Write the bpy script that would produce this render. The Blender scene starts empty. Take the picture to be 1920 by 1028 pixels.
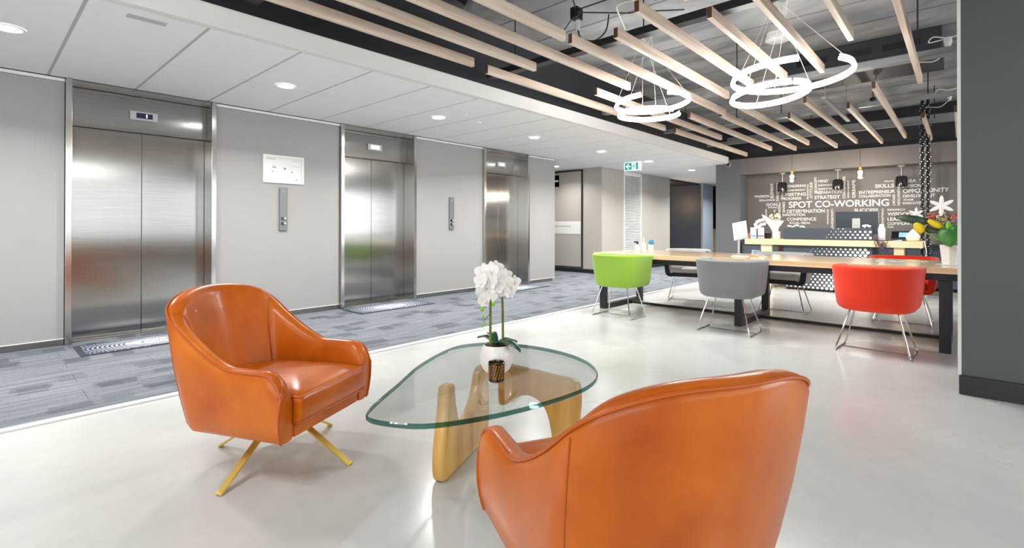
import bpy, bmesh, math, random
from mathutils import Vector, Matrix
random.seed(7)
PI = math.pi
C = bpy.context.scene.collection
SC = bpy.context.scene
def rad(a): return a*PI/180

# ---------------------------------------------------------------- camera, world, lights, exposure
cam_d = bpy.data.cameras.new('camera'); cam = bpy.data.objects.new('camera', cam_d); C.objects.link(cam)
SC.camera = cam
cam_d.sensor_fit = 'HORIZONTAL'; cam_d.sensor_width = 36.0
cam_d.lens = 924.70412/1920*36.0
cam_d.shift_x = 0.0
cam_d.shift_y = -(94.0713/1920)
cam_d.clip_start = 0.05; cam_d.clip_end = 200
_y, _p, _r = 0.739597517, 0.00419882726, 0.00110463207
_f = Vector((math.cos(_y)*math.cos(_p), math.sin(_y)*math.cos(_p), math.sin(_p)))
_rt = _f.cross(Vector((0, 0, 1))).normalized(); _up = _rt.cross(_f)
_r2 = _rt*math.cos(_r)+_up*math.sin(_r); _u2 = -_rt*math.sin(_r)+_up*math.cos(_r)
cam.matrix_world = Matrix(((_r2.x, _u2.x, -_f.x, 0), (_r2.y, _u2.y, -_f.y, 0), (_r2.z, _u2.z, -_f.z, 1.1), (0, 0, 0, 1)))

SC.view_settings.view_transform = 'Standard'; SC.view_settings.look = 'None'
SC.view_settings.gamma = 1.0; SC.view_settings.use_curve_mapping = False
SC.view_settings.exposure = 1.1

W = bpy.data.worlds.new('overcast_sky'); SC.world = W; W.use_nodes = True
bg = W.node_tree.nodes['Background']; bg.inputs[0].default_value = (0.93, 0.97, 1.0, 1); bg.inputs[1].default_value = 1.0

def area_light(name, loc, rot, sx, sy, power, color=(1, 1, 1), shape='RECTANGLE', spread=180):
    l = bpy.data.lights.new(name, 'AREA'); l.shape = shape; l.size = sx; l.size_y = sy
    l.energy = power; l.color = color; l.spread = rad(spread)
    o = bpy.data.objects.new(name, l); C.objects.link(o); o.location = loc; o.rotation_euler = rot
    return o
WARM = (1.0, 0.975, 0.945); COOL = (0.95, 0.98, 1.0)
# daylight entering by the windows behind and to the right of the viewer
area_light('window_daylight', (-3.85, -1.2, 1.55), (rad(90), 0, rad(-90)), 6.6, 2.1, 34, (1.0, 0.95, 0.87))
area_light('window_daylight', (0.6, -5.85, 1.6), (rad(90), 0, 0), 6.6, 1.7, 13, (1.0, 0.97, 0.92))
area_light('window_daylight', (8.6, -5.85, 1.6), (rad(90), 0, 0), 7.0, 1.7, 75, COOL)
# recessed downlights over the lift lobby, LED pendant rings emit, with an area lamp under each
DOWNLIGHTS = [(-1.71, 4.77), (0.16, 4.77), (2.02, 4.77), (3.88, 4.77), (5.73, 4.77), (7.6, 4.77), (9.42, 4.77), (11.6, 4.77), (13.4, 4.77), (8.83, 6.74), (15.4, 4.77)]  # first and last are unseen, added to light the room and far corridor

# ---------------------------------------------------------------- materials
def lin(c):
    out = []
    for v in c[:3]:
        v = v/255.0
        out.append(v/12.92 if v <= 0.04045 else ((v+0.055)/1.055)**2.4)
    return (out[0], out[1], out[2], 1.0)
def mat(name, rgb, rough=0.5, metal=0.0, spec=0.5, coat=0.0, noise=0.0, nscale=8.0, bump=0.0, bscale=60.0, stretch=(1, 1, 1), emit=None, es=0.0, rgb2=None, sheen=0.0, rvar=0.0):
    m = bpy.data.materials.new(name); m.use_nodes = True
    nt = m.node_tree; N = nt.nodes; L = nt.links; b = N['Principled BSDF']
    b.inputs['Base Color'].default_value = lin(rgb); b.inputs['Roughness'].default_value = rough
    b.inputs['Metallic'].default_value = metal; b.inputs['Specular IOR Level'].default_value = spec
    b.inputs['Coat Weight'].default_value = coat
    b.inputs['Sheen Weight'].default_value = sheen
    tc = N.new('ShaderNodeTexCoord'); mp = N.new('ShaderNodeMapping'); mp.inputs['Scale'].default_value = stretch
    L.new(tc.outputs['Object'], mp.inputs['Vector'])
    n = N.new('ShaderNodeTexNoise'); n.inputs['Scale'].default_value = nscale; n.inputs['Detail'].default_value = 6
    L.new(mp.outputs['Vector'], n.inputs['Vector'])
    if noise > 0 or rgb2:
        cr = N.new('ShaderNodeValToRGB')
        c1 = lin(rgb)
        c2 = lin(rgb2) if rgb2 else tuple(x*(1-noise) for x in c1[:3])+(1,)
        cr.color_ramp.elements[0].color = c2; cr.color_ramp.elements[1].color = c1
        cr.color_ramp.elements[0].position = 0.32; cr.color_ramp.elements[1].position = 0.68
        L.new(n.outputs['Fac'], cr.inputs['Fac']); L.new(cr.outputs['Color'], b.inputs['Base Color'])
    if rvar > 0:
        mr = N.new('ShaderNodeMapRange'); mr.inputs['To Min'].default_value = max(0.02, rough-rvar); mr.inputs['To Max'].default_value = rough+rvar
        mr.inputs['From Min'].default_value = 0.3; mr.inputs['From Max'].default_value = 0.7
        L.new(n.outputs['Fac'], mr.inputs['Value']); L.new(mr.outputs['Result'], b.inputs['Roughness'])
    if bump > 0:
        n2 = N.new('ShaderNodeTexNoise'); n2.inputs['Scale'].default_value = bscale; n2.inputs['Detail'].default_value = 3
        L.new(mp.outputs['Vector'], n2.inputs['Vector'])
        bp = N.new('ShaderNodeBump'); bp.inputs['Strength'].default_value = bump; bp.inputs['Distance'].default_value = 0.01
        L.new(n2.outputs['Fac'], bp.inputs['Height']); L.new(bp.outputs['Normal'], b.inputs['Normal'])
    if emit:
        b.inputs['Emission Color'].default_value = lin(emit); b.inputs['Emission Strength'].default_value = es
    return m
def steel(name, rgb, rough, aniso, rot, stretch):
    m = mat(name, rgb, rough, metal=1.0, noise=0.12, nscale=3.0, stretch=stretch)
    b = m.node_tree.nodes['Principled BSDF']; b.inputs['Anisotropic'].default_value = aniso; b.inputs['Anisotropic Rotation'].default_value = rot
    t = m.node_tree.nodes.new('ShaderNodeCombineXYZ'); t.inputs[0].default_value = 1.0   # vertical grain: reflections spread sideways
    m.node_tree.links.new(t.outputs[0], b.inputs['Tangent'])
    return m
def wood(name, rgb, rgb2, rough, axis=0, scale=1.0, coat=0.0, bump=0.08):
    m = bpy.data.materials.new(name); m.use_nodes = True
    nt = m.node_tree; N = nt.nodes; L = nt.links; b = N['Principled BSDF']
    b.inputs['Roughness'].default_value = rough; b.inputs['Coat Weight'].default_value = coat
    tc = N.new('ShaderNodeTexCoord'); mp = N.new('ShaderNodeMapping')
    s = [22*scale, 22*scale, 22*scale]; s[axis] = 1.1*scale
    mp.inputs['Scale'].default_value = s
    oi = N.new('ShaderNodeObjectInfo'); ad = N.new('ShaderNodeVectorMath'); ad.operation = 'ADD'
    mu = N.new('ShaderNodeMath'); mu.operation = 'MULTIPLY'; mu.inputs[1].default_value = 37.0
    L.new(oi.outputs['Random'], mu.inputs[0]); L.new(tc.outputs['Object'], ad.inputs[0]); L.new(mu.outputs[0], ad.inputs[1])
    L.new(ad.outputs[0], mp.inputs['Vector'])
    n = N.new('ShaderNodeTexNoise'); n.inputs['Scale'].default_value = 1.0; n.inputs['Detail'].default_value = 8; n.inputs['Distortion'].default_value = 0.6
    L.new(mp.outputs['Vector'], n.inputs['Vector'])
    cr = N.new('ShaderNodeValToRGB'); cr.color_ramp.elements[0].color = lin(rgb2); cr.color_ramp.elements[1].color = lin(rgb)
    cr.color_ramp.elements[0].position = 0.3; cr.color_ramp.elements[1].position = 0.62
    L.new(n.outputs['Fac'], cr.inputs['Fac']); L.new(cr.outputs['Color'], b.inputs['Base Color'])
    bp = N.new('ShaderNodeBump'); bp.inputs['Strength'].default_value = bump; bp.inputs['Distance'].default_value = 0.003
    L.new(n.outputs['Fac'], bp.inputs['Height']); L.new(bp.outputs['Normal'], b.inputs['Normal'])
    return m
def clear_glass(name, tint, ior=1.5):
    m = bpy.data.materials.new(name); m.use_nodes = True
    nt = m.node_tree; N = nt.nodes; L = nt.links; out = N['Material Output']; N.remove(N['Principled BSDF'])
    tr = N.new('ShaderNodeBsdfTransparent'); tr.inputs[0].default_value = tint
    gl = N.new('ShaderNodeBsdfGlossy'); gl.inputs['Roughness'].default_value = 0.02
    lw = N.new('ShaderNodeLayerWeight'); lw.inputs['Blend'].default_value = 0.5
    pw = N.new('ShaderNodeMath'); pw.operation = 'POWER'; pw.inputs[1].default_value = 4.0; L.new(lw.outputs['Facing'], pw.inputs[0])
    fr = N.new('ShaderNodeMath'); fr.operation = 'MULTIPLY_ADD'; fr.inputs[1].default_value = 0.8; fr.inputs[2].default_value = 0.035; L.new(pw.outputs[0], fr.inputs[0])
    mx = N.new('ShaderNodeMixShader'); L.new(fr.outputs[0], mx.inputs[0]); L.new(tr.outputs[0], mx.inputs[1]); L.new(gl.outputs[0], mx.inputs[2])
    L.new(mx.outputs[0], out.inputs['Surface'])
    return m
def emit_mat(name, rgb, s):
    m = bpy.data.materials.new(name); m.use_nodes = True
    nt = m.node_tree; nt.nodes.remove(nt.nodes['Principled BSDF'])
    e = nt.nodes.new('ShaderNodeEmission'); e.inputs[0].default_value = lin(rgb); e.inputs[1].default_value = s
    nt.links.new(e.outputs[0], nt.nodes['Material Output'].inputs['Surface'])
    return m
def carpet_mat():
    m = bpy.data.materials.new('carpet_pile'); m.use_nodes = True
    nt = m.node_tree; N = nt.nodes; L = nt.links; b = N['Principled BSDF']; b.inputs['Roughness'].default_value = 0.95; b.inputs['Specular IOR Level'].default_value = 0.1
    g = N.new('ShaderNodeNewGeometry')
    mp = N.new('ShaderNodeMapping'); mp.inputs['Scale'].default_value = (1.6, 42, 1); L.new(g.outputs['Position'], mp.inputs['Vector'])
    n1 = N.new('ShaderNodeTexNoise'); n1.inputs['Scale'].default_value = 1.0; n1.inputs['Detail'].default_value = 5; L.new(mp.outputs[0], n1.inputs['Vector'])
    n2 = N.new('ShaderNodeTexNoise'); n2.inputs['Scale'].default_value = 140; L.new(g.outputs['Position'], n2.inputs['Vector'])
    wn = N.new('ShaderNodeTexNoise'); wn.inputs['Scale'].default_value = 26; L.new(g.outputs['Position'], wn.inputs['Vector'])
    wc = N.new('ShaderNodeVectorMath'); wc.operation = 'MULTIPLY_ADD'; wc.inputs[1].default_value = (0.09, 0.02, 0.0); L.new(wn.outputs['Color'], wc.inputs[0]); L.new(g.outputs['Position'], wc.inputs[2])
    cols = []
    for (bw, rh, off, sh) in ((0.21, 0.13, 0.37, 0.0), (0.15, 0.19, 0.61, 5.3)):
        sx = N.new('ShaderNodeVectorMath'); sx.operation = 'ADD'; sx.inputs[1].default_value = (sh, sh*0.7, 0); L.new(wc.outputs[0], sx.inputs[0])
        br = N.new('ShaderNodeTexBrick'); br.inputs['Scale'].default_value = 1.0; br.inputs['Brick Width'].default_value = bw; br.inputs['Row Height'].default_value = rh
        br.inputs['Mortar Size'].default_value = 0.0; br.inputs['Color1'].default_value = (0, 0, 0, 1); br.inputs['Color2'].default_value = (1, 1, 1, 1)
        br.offset = off; L.new(sx.outputs[0], br.inputs['Vector'])
        c_ = N.new('ShaderNodeValToRGB')
        c_.color_ramp.elements[0].position = 0.04; c_.color_ramp.elements[0].color = (0.62, 0.63, 0.65, 1)
        c_.color_ramp.elements[1].position = 0.14; c_.color_ramp.elements[1].color = (1, 1, 1, 1)
        L.new(br.outputs['Color'], c_.inputs['Fac']); cols.append(c_)
    cb = N.new('ShaderNodeMix'); cb.data_type = 'RGBA'; cb.blend_type = 'MULTIPLY'; cb.inputs['Factor'].default_value = 1.0
    L.new(cols[0].outputs['Color'], cb.inputs['A']); L.new(cols[1].outputs['Color'], cb.inputs['B'])
    cr = N.new('ShaderNodeMix'); cr.data_type = 'RGBA'; cr.blend_type = 'MULTIPLY'; cr.inputs['Factor'].default_value = 1.0
    cr.inputs['A'].default_value = lin((124, 129, 136)); L.new(cb.outputs['Result'], cr.inputs['B'])
    m1 = N.new('ShaderNodeMapRange'); m1.inputs['From Min'].default_value = 0.35; m1.inputs['From Max'].default_value = 0.65; m1.inputs['To Min'].default_value = 0.66; m1.inputs['To Max'].default_value = 1.14
    L.new(n1.outputs['Fac'], m1.inputs['Value'])
    m2 = N.new('ShaderNodeMapRange'); m2.inputs['From Min'].default_value = 0.3; m2.inputs['From Max'].default_value = 0.7; m2.inputs['To Min'].default_value = 0.8; m2.inputs['To Max'].default_value = 1.12
    L.new(n2.outputs['Fac'], m2.inputs['Value'])
    mu = N.new('ShaderNodeMath'); mu.operation = 'MULTIPLY'; L.new(m1.outputs[0], mu.inputs[0]); L.new(m2.outputs[0], mu.inputs[1])
    mx = N.new('ShaderNodeMix'); mx.data_type = 'RGBA'; mx.blend_type = 'MULTIPLY'; mx.inputs['Factor'].default_value = 1.0
    L.new(cr.outputs['Result'], mx.inputs['A']); L.new(mu.outputs[0], mx.inputs['B']); L.new(mx.outputs['Result'], b.inputs['Base Color'])
    bp = N.new('ShaderNodeBump'); bp.inputs['Strength'].default_value = 0.35; bp.inputs['Distance'].default_value = 0.004
    L.new(n2.outputs['Fac'], bp.inputs['Height']); L.new(bp.outputs['Normal'], b.inputs['Normal'])
    return m
def concrete_mat():
    m = bpy.data.materials.new('polished_concrete'); m.use_nodes = True
    nt = m.node_tree; N = nt.nodes; L = nt.links; b = N['Principled BSDF']
    g = N.new('ShaderNodeNewGeometry')
    n1 = N.new('ShaderNodeTexNoise'); n1.inputs['Scale'].default_value = 0.9; n1.inputs['Detail'].default_value = 7; n1.inputs['Distortion'].default_value = 0.8; L.new(g.outputs['Position'], n1.inputs['Vector'])
    n2 = N.new('ShaderNodeTexNoise'); n2.inputs['Scale'].default_value = 14; n2.inputs['Detail'].default_value = 6; L.new(g.outputs['Position'], n2.inputs['Vector'])
    cr = N.new('ShaderNodeValToRGB'); cr.color_ramp.elements[0].position = 0.25; cr.color_ramp.elements[0].color = lin((189, 191, 190)); cr.color_ramp.elements[1].position = 0.75; cr.color_ramp.elements[1].color = lin((210, 211, 208))
    ad = N.new('ShaderNodeMath'); ad.operation = 'MULTIPLY_ADD'; ad.inputs[1].default_value = 0.25; L.new(n2.outputs['Fac'], ad.inputs[0])
    sb = N.new('ShaderNodeMath'); sb.operation = 'SUBTRACT'; sb.inputs[1].default_value = 0.125; L.new(n1.outputs['Fac'], sb.inputs[0]); L.new(sb.outputs[0], ad.inputs[2])
    L.new(ad.outputs[0], cr.inputs['Fac'])
    v = N.new('ShaderNodeTexVoronoi'); v.inputs['Scale'].default_value = 0.62; L.new(g.outputs['Position'], v.inputs['Vector'])
    # a few small worn chips with a shape of their own
    nd = N.new('ShaderNodeMath'); nd.operation = 'MULTIPLY_ADD'; nd.inputs[1].default_value = 0.018; nd.inputs[2].default_value = 0.0; L.new(n2.outputs['Fac'], nd.inputs[0])
    lt = N.new('ShaderNodeMath'); lt.operation = 'LESS_THAN'; L.new(v.outputs['Distance'], lt.inputs[0]); L.new(nd.outputs[0], lt.inputs[1])
    mx = N.new('ShaderNodeMix'); mx.data_type = 'RGBA'; L.new(lt.outputs[0], mx.inputs['Factor']); L.new(cr.outputs['Color'], mx.inputs['A']); mx.inputs['B'].default_value = lin((120, 118, 116))
    L.new(mx.outputs['Result'], b.inputs['Base Color'])
    mr = N.new('ShaderNodeMapRange'); mr.inputs['From Min'].default_value = 0.3; mr.inputs['From Max'].default_value = 0.7; mr.inputs['To Min'].default_value = 0.16; mr.inputs['To Max'].default_value = 0.30
    L.new(n1.outputs['Fac'], mr.inputs['Value']); L.new(mr.outputs[0], b.inputs['Roughness'])
    b.inputs['Specular IOR Level'].default_value = 0.5
    return m
def slab_mat():
    m = bpy.data.materials.new('painted_concrete_slab'); m.use_nodes = True
    nt = m.node_tree; N = nt.nodes; L = nt.links; b = N['Principled BSDF']; b.inputs['Roughness'].default_value = 0.4
    g = N.new('ShaderNodeNewGeometry')
    mp = N.new('ShaderNodeMapping'); mp.inputs['Scale'].default_value = (1.0, 0.5, 1); L.new(g.outputs['Position'], mp.inputs['Vector'])
    n1 = N.new('ShaderNodeTexNoise'); n1.inputs['Scale'].default_value = 1.8; n1.inputs['Detail'].default_value = 8; n1.inputs['Distortion'].default_value = 1.2; L.new(mp.outputs[0], n1.inputs['Vector'])
    cr = N.new('ShaderNodeValToRGB'); cr.color_ramp.elements[0].position = 0.3; cr.color_ramp.elements[0].color = lin((112, 116, 122)); cr.color_ramp.elements[1].position = 0.7; cr.color_ramp.elements[1].color = lin((182, 183, 184))
    wv = N.new('ShaderNodeTexBrick'); wv.inputs['Scale'].default_value = 1.0; wv.inputs['Brick Width'].default_value = 40.0; wv.inputs['Row Height'].default_value = 0.62; wv.inputs['Mortar Size'].default_value = 0.012
    wv.inputs['Color1'].default_value = (1, 1, 1, 1); wv.inputs['Color2'].default_value = (0.8, 0.8, 0.82, 1); wv.inputs['Mortar'].default_value = (0.25, 0.25, 0.26, 1)
    sw = N.new('ShaderNodeMapping'); sw.inputs['Rotation'].default_value = (0, 0, PI/2); L.new(g.outputs['Position'], sw.inputs['Vector']); L.new(sw.outputs[0], wv.inputs['Vector'])
    ml = N.new('ShaderNodeMix'); ml.data_type = 'RGBA'; ml.blend_type = 'MULTIPLY'; ml.inputs['Factor'].default_value = 1.0
    L.new(n1.outputs['Fac'], cr.inputs['Fac']); L.new(cr.outputs['Color'], ml.inputs['A']); L.new(wv.outputs['Color'], ml.inputs['B']); L.new(ml.outputs['Result'], b.inputs['Base Color'])
    bp = N.new('ShaderNodeBump'); bp.inputs['Strength'].default_value = 0.3; bp.inputs['Distance'].default_value = 0.02
    L.new(n1.outputs['Fac'], bp.inputs['Height']); L.new(bp.outputs['Normal'], b.inputs['Normal'])
    return m
def mat_rings():
    # woven doormat: white radiating rows of dots fading to navy at the ends
    m = bpy.data.materials.new('doormat_pile'); m.use_nodes = True
    nt = m.node_tree; N = nt.nodes; L = nt.links; b = N['Principled BSDF']; b.inputs['Roughness'].default_value = 0.95
    tc = N.new('ShaderNodeTexCoord'); mp = N.new('ShaderNodeMapping'); mp.inputs['Scale'].default_value = (1.0, 1.55, 0); L.new(tc.outputs['Object'], mp.inputs['Vector'])
    ln = N.new('ShaderNodeVectorMath'); ln.operation = 'LENGTH'; L.new(mp.outputs[0], ln.inputs[0])
    s = N.new('ShaderNodeMath'); s.operation = 'MULTIPLY'; s.inputs[1].default_value = 190; L.new(ln.outputs['Value'], s.inputs[0])
    sn = N.new('ShaderNodeMath'); sn.operation = 'SINE'; L.new(s.outputs[0], sn.inputs[0])
    sp = N.new('ShaderNodeSeparateXYZ'); L.new(mp.outputs[0], sp.inputs[0])
    an = N.new('ShaderNodeMath'); an.operation = 'ARCTAN2'; L.new(sp.outputs[0], an.inputs[0]); L.new(sp.outputs[1], an.inputs[1])
    a2 = N.new('ShaderNodeMath'); a2.operation = 'MULTIPLY'; a2.inputs[1].default_value = 64; L.new(an.outputs[0], a2.inputs[0])
    s2 = N.new('ShaderNodeMath'); s2.operation = 'SINE'; L.new(a2.outputs[0], s2.inputs[0])
    ad = N.new('ShaderNodeMath'); ad.operation = 'MULTIPLY_ADD'; ad.inputs[1].default_value = 0.45; L.new(s2.outputs[0], ad.inputs[0]); L.new(sn.outputs[0], ad.inputs[2])
    th = N.new('ShaderNodeMapRange'); th.inputs['From Min'].default_value = 0.12; th.inputs['From Max'].default_value = 0.58; th.inputs['To Min'].default_value = -0.55; th.inputs['To Max'].default_value = 0.95
    L.new(ln.outputs['Value'], th.inputs['Value'])
    gt = N.new('ShaderNodeMath'); gt.operation = 'GREATER_THAN'; L.new(ad.outputs[0], gt.inputs[0]); L.new(th.outputs[0], gt.inputs[1])
    mx = N.new('ShaderNodeMix'); mx.data_type = 'RGBA'; L.new(gt.outputs[0], mx.inputs['Factor']); mx.inputs['A'].default_value = lin((62, 72, 92)); mx.inputs['B'].default_value = lin((188, 192, 198))
    L.new(mx.outputs['Result'], b.inputs['Base Color'])
    return m

M = {}
M['floor'] = concrete_mat(); M['carpet'] = carpet_mat(); M['slab'] = slab_mat(); M['mat'] = mat_rings()
M['strip'] = mat('white_floor_trim', (228, 228, 228), 0.35)
M['laminate'] = mat('greige_wall_laminate', (164, 162, 161), 0.42, noise=0.03, nscale=2.5)
M['laminate2'] = mat('beige_wall_laminate', (186, 181, 172), 0.5, noise=0.04, nscale=40, stretch=(1, 1, 0.02))
M['white'] = mat('white_paint', (232, 232, 230), 0.6)
M['tile'] = mat('ceiling_tile_face', (247, 248, 248), 0.85, noise=0.02, nscale=90)
M['grid'] = mat('ceiling_grid_grey', (196, 195, 193), 0.6)
M['offwhite'] = mat('white_plastic', (236, 236, 234), 0.35)
M['steel'] = steel('brushed_stainless', (164, 163, 161), 0.17, 0.85, 0.0, (1, 1, 60))
M['steel2'] = mat('polished_stainless', (196, 195, 192), 0.16, metal=1.0)
M['skirt'] = mat('stainless_skirting', (160, 158, 155), 0.22, metal=1.0)
M['chrome'] = mat('chrome_wire', (215, 215, 215), 0.08, metal=1.0)
M['black'] = mat('black_powder_coat', (32, 34, 37), 0.42)
M['blackgloss'] = mat('black_gloss', (18, 19, 21), 0.12)
M['darkvoid'] = mat('charcoal_bulkhead_paint', (54, 58, 65), 0.5, noise=0.1, nscale=1.5)
M['greywall'] = mat('slate_grey_wall_paint', (100, 104, 107), 0.55, noise=0.04, nscale=1.2)
M['colwall'] = mat('charcoal_green_wall_paint', (84, 92, 95), 0.5, noise=0.04, nscale=1.2)
M['feature'] = mat('warm_grey_feature_paint', (112, 107, 105), 0.5, noise=0.04, nscale=1.0)
M['navy'] = mat('navy_wall_paint', (76, 84, 98), 0.45)
M['paleblue'] = mat('pale_blue_grey_paint', (156, 168, 182), 0.5)
M['desk'] = mat('navy_grey_desk_laminate', (62, 70, 80), 0.45)
M['batten'] = wood('oak_batten', (236, 220, 204), (208, 182, 162), 0.5, axis=0)
M['battenend'] = mat('walnut_end_grain', (96, 58, 40), 0.6, noise=0.2, nscale=40)
M['table'] = wood('oak_tabletop', (236, 208, 170), (214, 180, 140), 0.2, axis=1, coat=0.2, bump=0.0)
M['ply'] = wood('pale_ply_counter', (230, 206, 170), (212, 184, 146), 0.45, axis=1)
M['basewood'] = wood('honey_ash_base', (226, 178, 96), (190, 136, 58), 0.32, axis=2, scale=0.5, coat=0.3)
M['rail'] = mat('galvanised_channel', (150, 153, 156), 0.4, metal=0.5, noise=0.08, nscale=3)
M['leather'] = mat('tan_leather', (214, 114, 20), 0.32, spec=0.38, coat=0.12, rgb2=(178, 80, 10), nscale=3.2, bump=0.05, bscale=160, rvar=0.06)
M['piping'] = mat('tan_leather_piping', (190, 90, 20), 0.35)
M['brass'] = mat('brushed_brass', (222, 190, 96), 0.35, metal=0.55)
M['lime'] = mat('lime_wool', (150, 192, 62), 0.85, noise=0.06, nscale=200, bump=0.1, bscale=400, sheen=0.2)
M['greyfab'] = mat('mid_grey_wool', (132, 136, 140), 0.85, noise=0.06, nscale=200, bump=0.1, bscale=400, sheen=0.2)
M['palefab'] = mat('pale_grey_wool', (214, 214, 213), 0.85, noise=0.04, nscale=200, bump=0.1, bscale=400, sheen=0.2)
M['redfab'] = mat('orange_red_wool', (252, 56, 12), 0.8, noise=0.06, nscale=200, bump=0.1, bscale=400, sheen=0.2)
M['darkfab'] = mat('charcoal_wool', (52, 54, 58), 0.85, noise=0.05, nscale=200)
M['glass'] = clear_glass('clear_tabletop_glass', (0.97, 0.988, 0.98, 1))
M['glassedge'] = clear_glass('green_glass_edge', (0.10, 0.25, 0.22, 1))
M['pane'] = clear_glass('window_glass', (0.95, 0.97, 0.97, 1))
M['ceramic'] = mat('white_ceramic', (240, 239, 235), 0.3, coat=0.3)
M['leaf'] = mat('dark_green_leaf', (34, 96, 58), 0.3, rgb2=(20, 70, 42), nscale=6)
M['leaf2'] = mat('fresh_green_leaf', (74, 140, 58), 0.35, rgb2=(44, 104, 44), nscale=9)
M['strap'] = mat('grey_green_strap_leaf', (70, 94, 66), 0.4, rgb2=(40, 62, 44), nscale=9)
M['lime_g'] = mat('lime_green_bud', (128, 200, 40), 0.4)
M['stem'] = mat('olive_green_stem', (122, 132, 58), 0.5, rgb2=(86, 92, 40), nscale=30)
M['petal'] = mat('white_petal', (246, 245, 243), 0.6, noise=0.03, nscale=30)
M['petalpink'] = mat('pale_pink_petal', (240, 196, 180), 0.6)
M['pink'] = mat('dusty_pink_flower', (206, 112, 104), 0.7)
M['yellow'] = mat('yellow_calla', (226, 206, 40), 0.5)
M['soil'] = mat('brown_bark', (92, 62, 36), 0.9, noise=0.4, nscale=60)
M['amber'] = mat('amber_candle_glass', (40, 28, 12), 0.15, coat=0.4)
M['amber2'] = mat('gold_leaf_print', (214, 140, 28), 0.35)
M['wax'] = mat('yellow_wax', (228, 176, 30), 0.5)
M['lettering'] = mat('white_vinyl_lettering', (238, 236, 232), 0.5)
M['navymat'] = mat('dark_rubber_edge', (52, 58, 66), 0.8)
M['oval'] = mat('white_mat_print', (186, 189, 194), 0.95)
M['print'] = mat('grey_print', (150, 152, 156), 0.6)
M['paper'] = mat('white_paper', (240, 240, 238), 0.6)
M['red'] = mat('red_sign', (190, 36, 48), 0.5)
M['green_sign'] = mat('exit_sign_green', (24, 158, 146), 0.4, emit=(24, 158, 146), es=0.25)
M['sign_white'] = mat('exit_sign_white', (240, 248, 248), 0.4, emit=(240, 250, 250), es=0.3)
M['sign_dark'] = mat('exit_sign_figure', (60, 120, 112), 0.5)
M['led'] = emit_mat('led_diffuser', (255, 254, 250), 18.0)
M['downlight'] = emit_mat('downlight_lens', (255, 253, 248), 25.0)
M['bulb'] = emit_mat('warm_bulb', (255, 214, 160), 22.0)
M['bulbcafe'] = emit_mat('amber_bulb', (255, 150, 60), 16.0)
M['bulbglass'] = clear_glass('clear_bulb_glass', (0.98, 0.97, 0.94, 1))
M['smoke'] = mat('smoked_black_glass', (26, 28, 30), 0.1, coat=0.5)
M['screen'] = mat('dark_indicator_screen', (38, 40, 78), 0.2)
M['screenlit'] = mat('pale_indicator_screen', (224, 226, 238), 0.3, emit=(224, 226, 240), es=0.6)
M['monitor'] = mat('monitor_shell', (48, 56, 66), 0.35)
M['silver'] = mat('silver_plastic', (190, 192, 194), 0.35, metal=0.3)
M['blue'] = mat('sky_blue_plastic', (70, 146, 184), 0.4)
M['bluescreen'] = mat('pale_blue_print', (140, 186, 222), 0.4)
M['cream'] = mat('cream_ceramic', (250, 234, 202), 0.4)
M['wire'] = mat('black_cable', (26, 27, 30), 0.5)
M['wirew'] = mat('white_cable', (232, 232, 230), 0.5)
M['wirep'] = mat('purple_cable', (110, 70, 110), 0.5)
M['foil'] = mat('silver_duct_foil', (120, 122, 126), 0.4, metal=0.6, noise=0.3, nscale=12)
M['terracotta'] = mat('terracotta_card', (160, 96, 84), 0.6)
M['brown'] = wood('brown_box_wood', (140, 104, 84), (108, 78, 60), 0.5)
M['cafewood'] = wood('dark_cafe_timber', (104, 66, 50), (70, 42, 32), 0.5, axis=2)
M['cafedark'] = mat('cafe_dark_paint', (40, 40, 46), 0.6)
M['maroon'] = mat('dark_maroon_panel', (60, 46, 50), 0.5)
M['callplate'] = mat('satin_grey_metal', (126, 127, 130), 0.4, metal=0.4)
M['fillblack'] = mat('black_fill_spot', (24, 25, 27), 0.5)
M['rwood'] = wood('teak_panelling', (206, 158, 92), (176, 124, 66), 0.4, axis=0, scale=0.4)
M['orangeart'] = mat('orange_poster', (230, 150, 50), 0.5)

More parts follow.
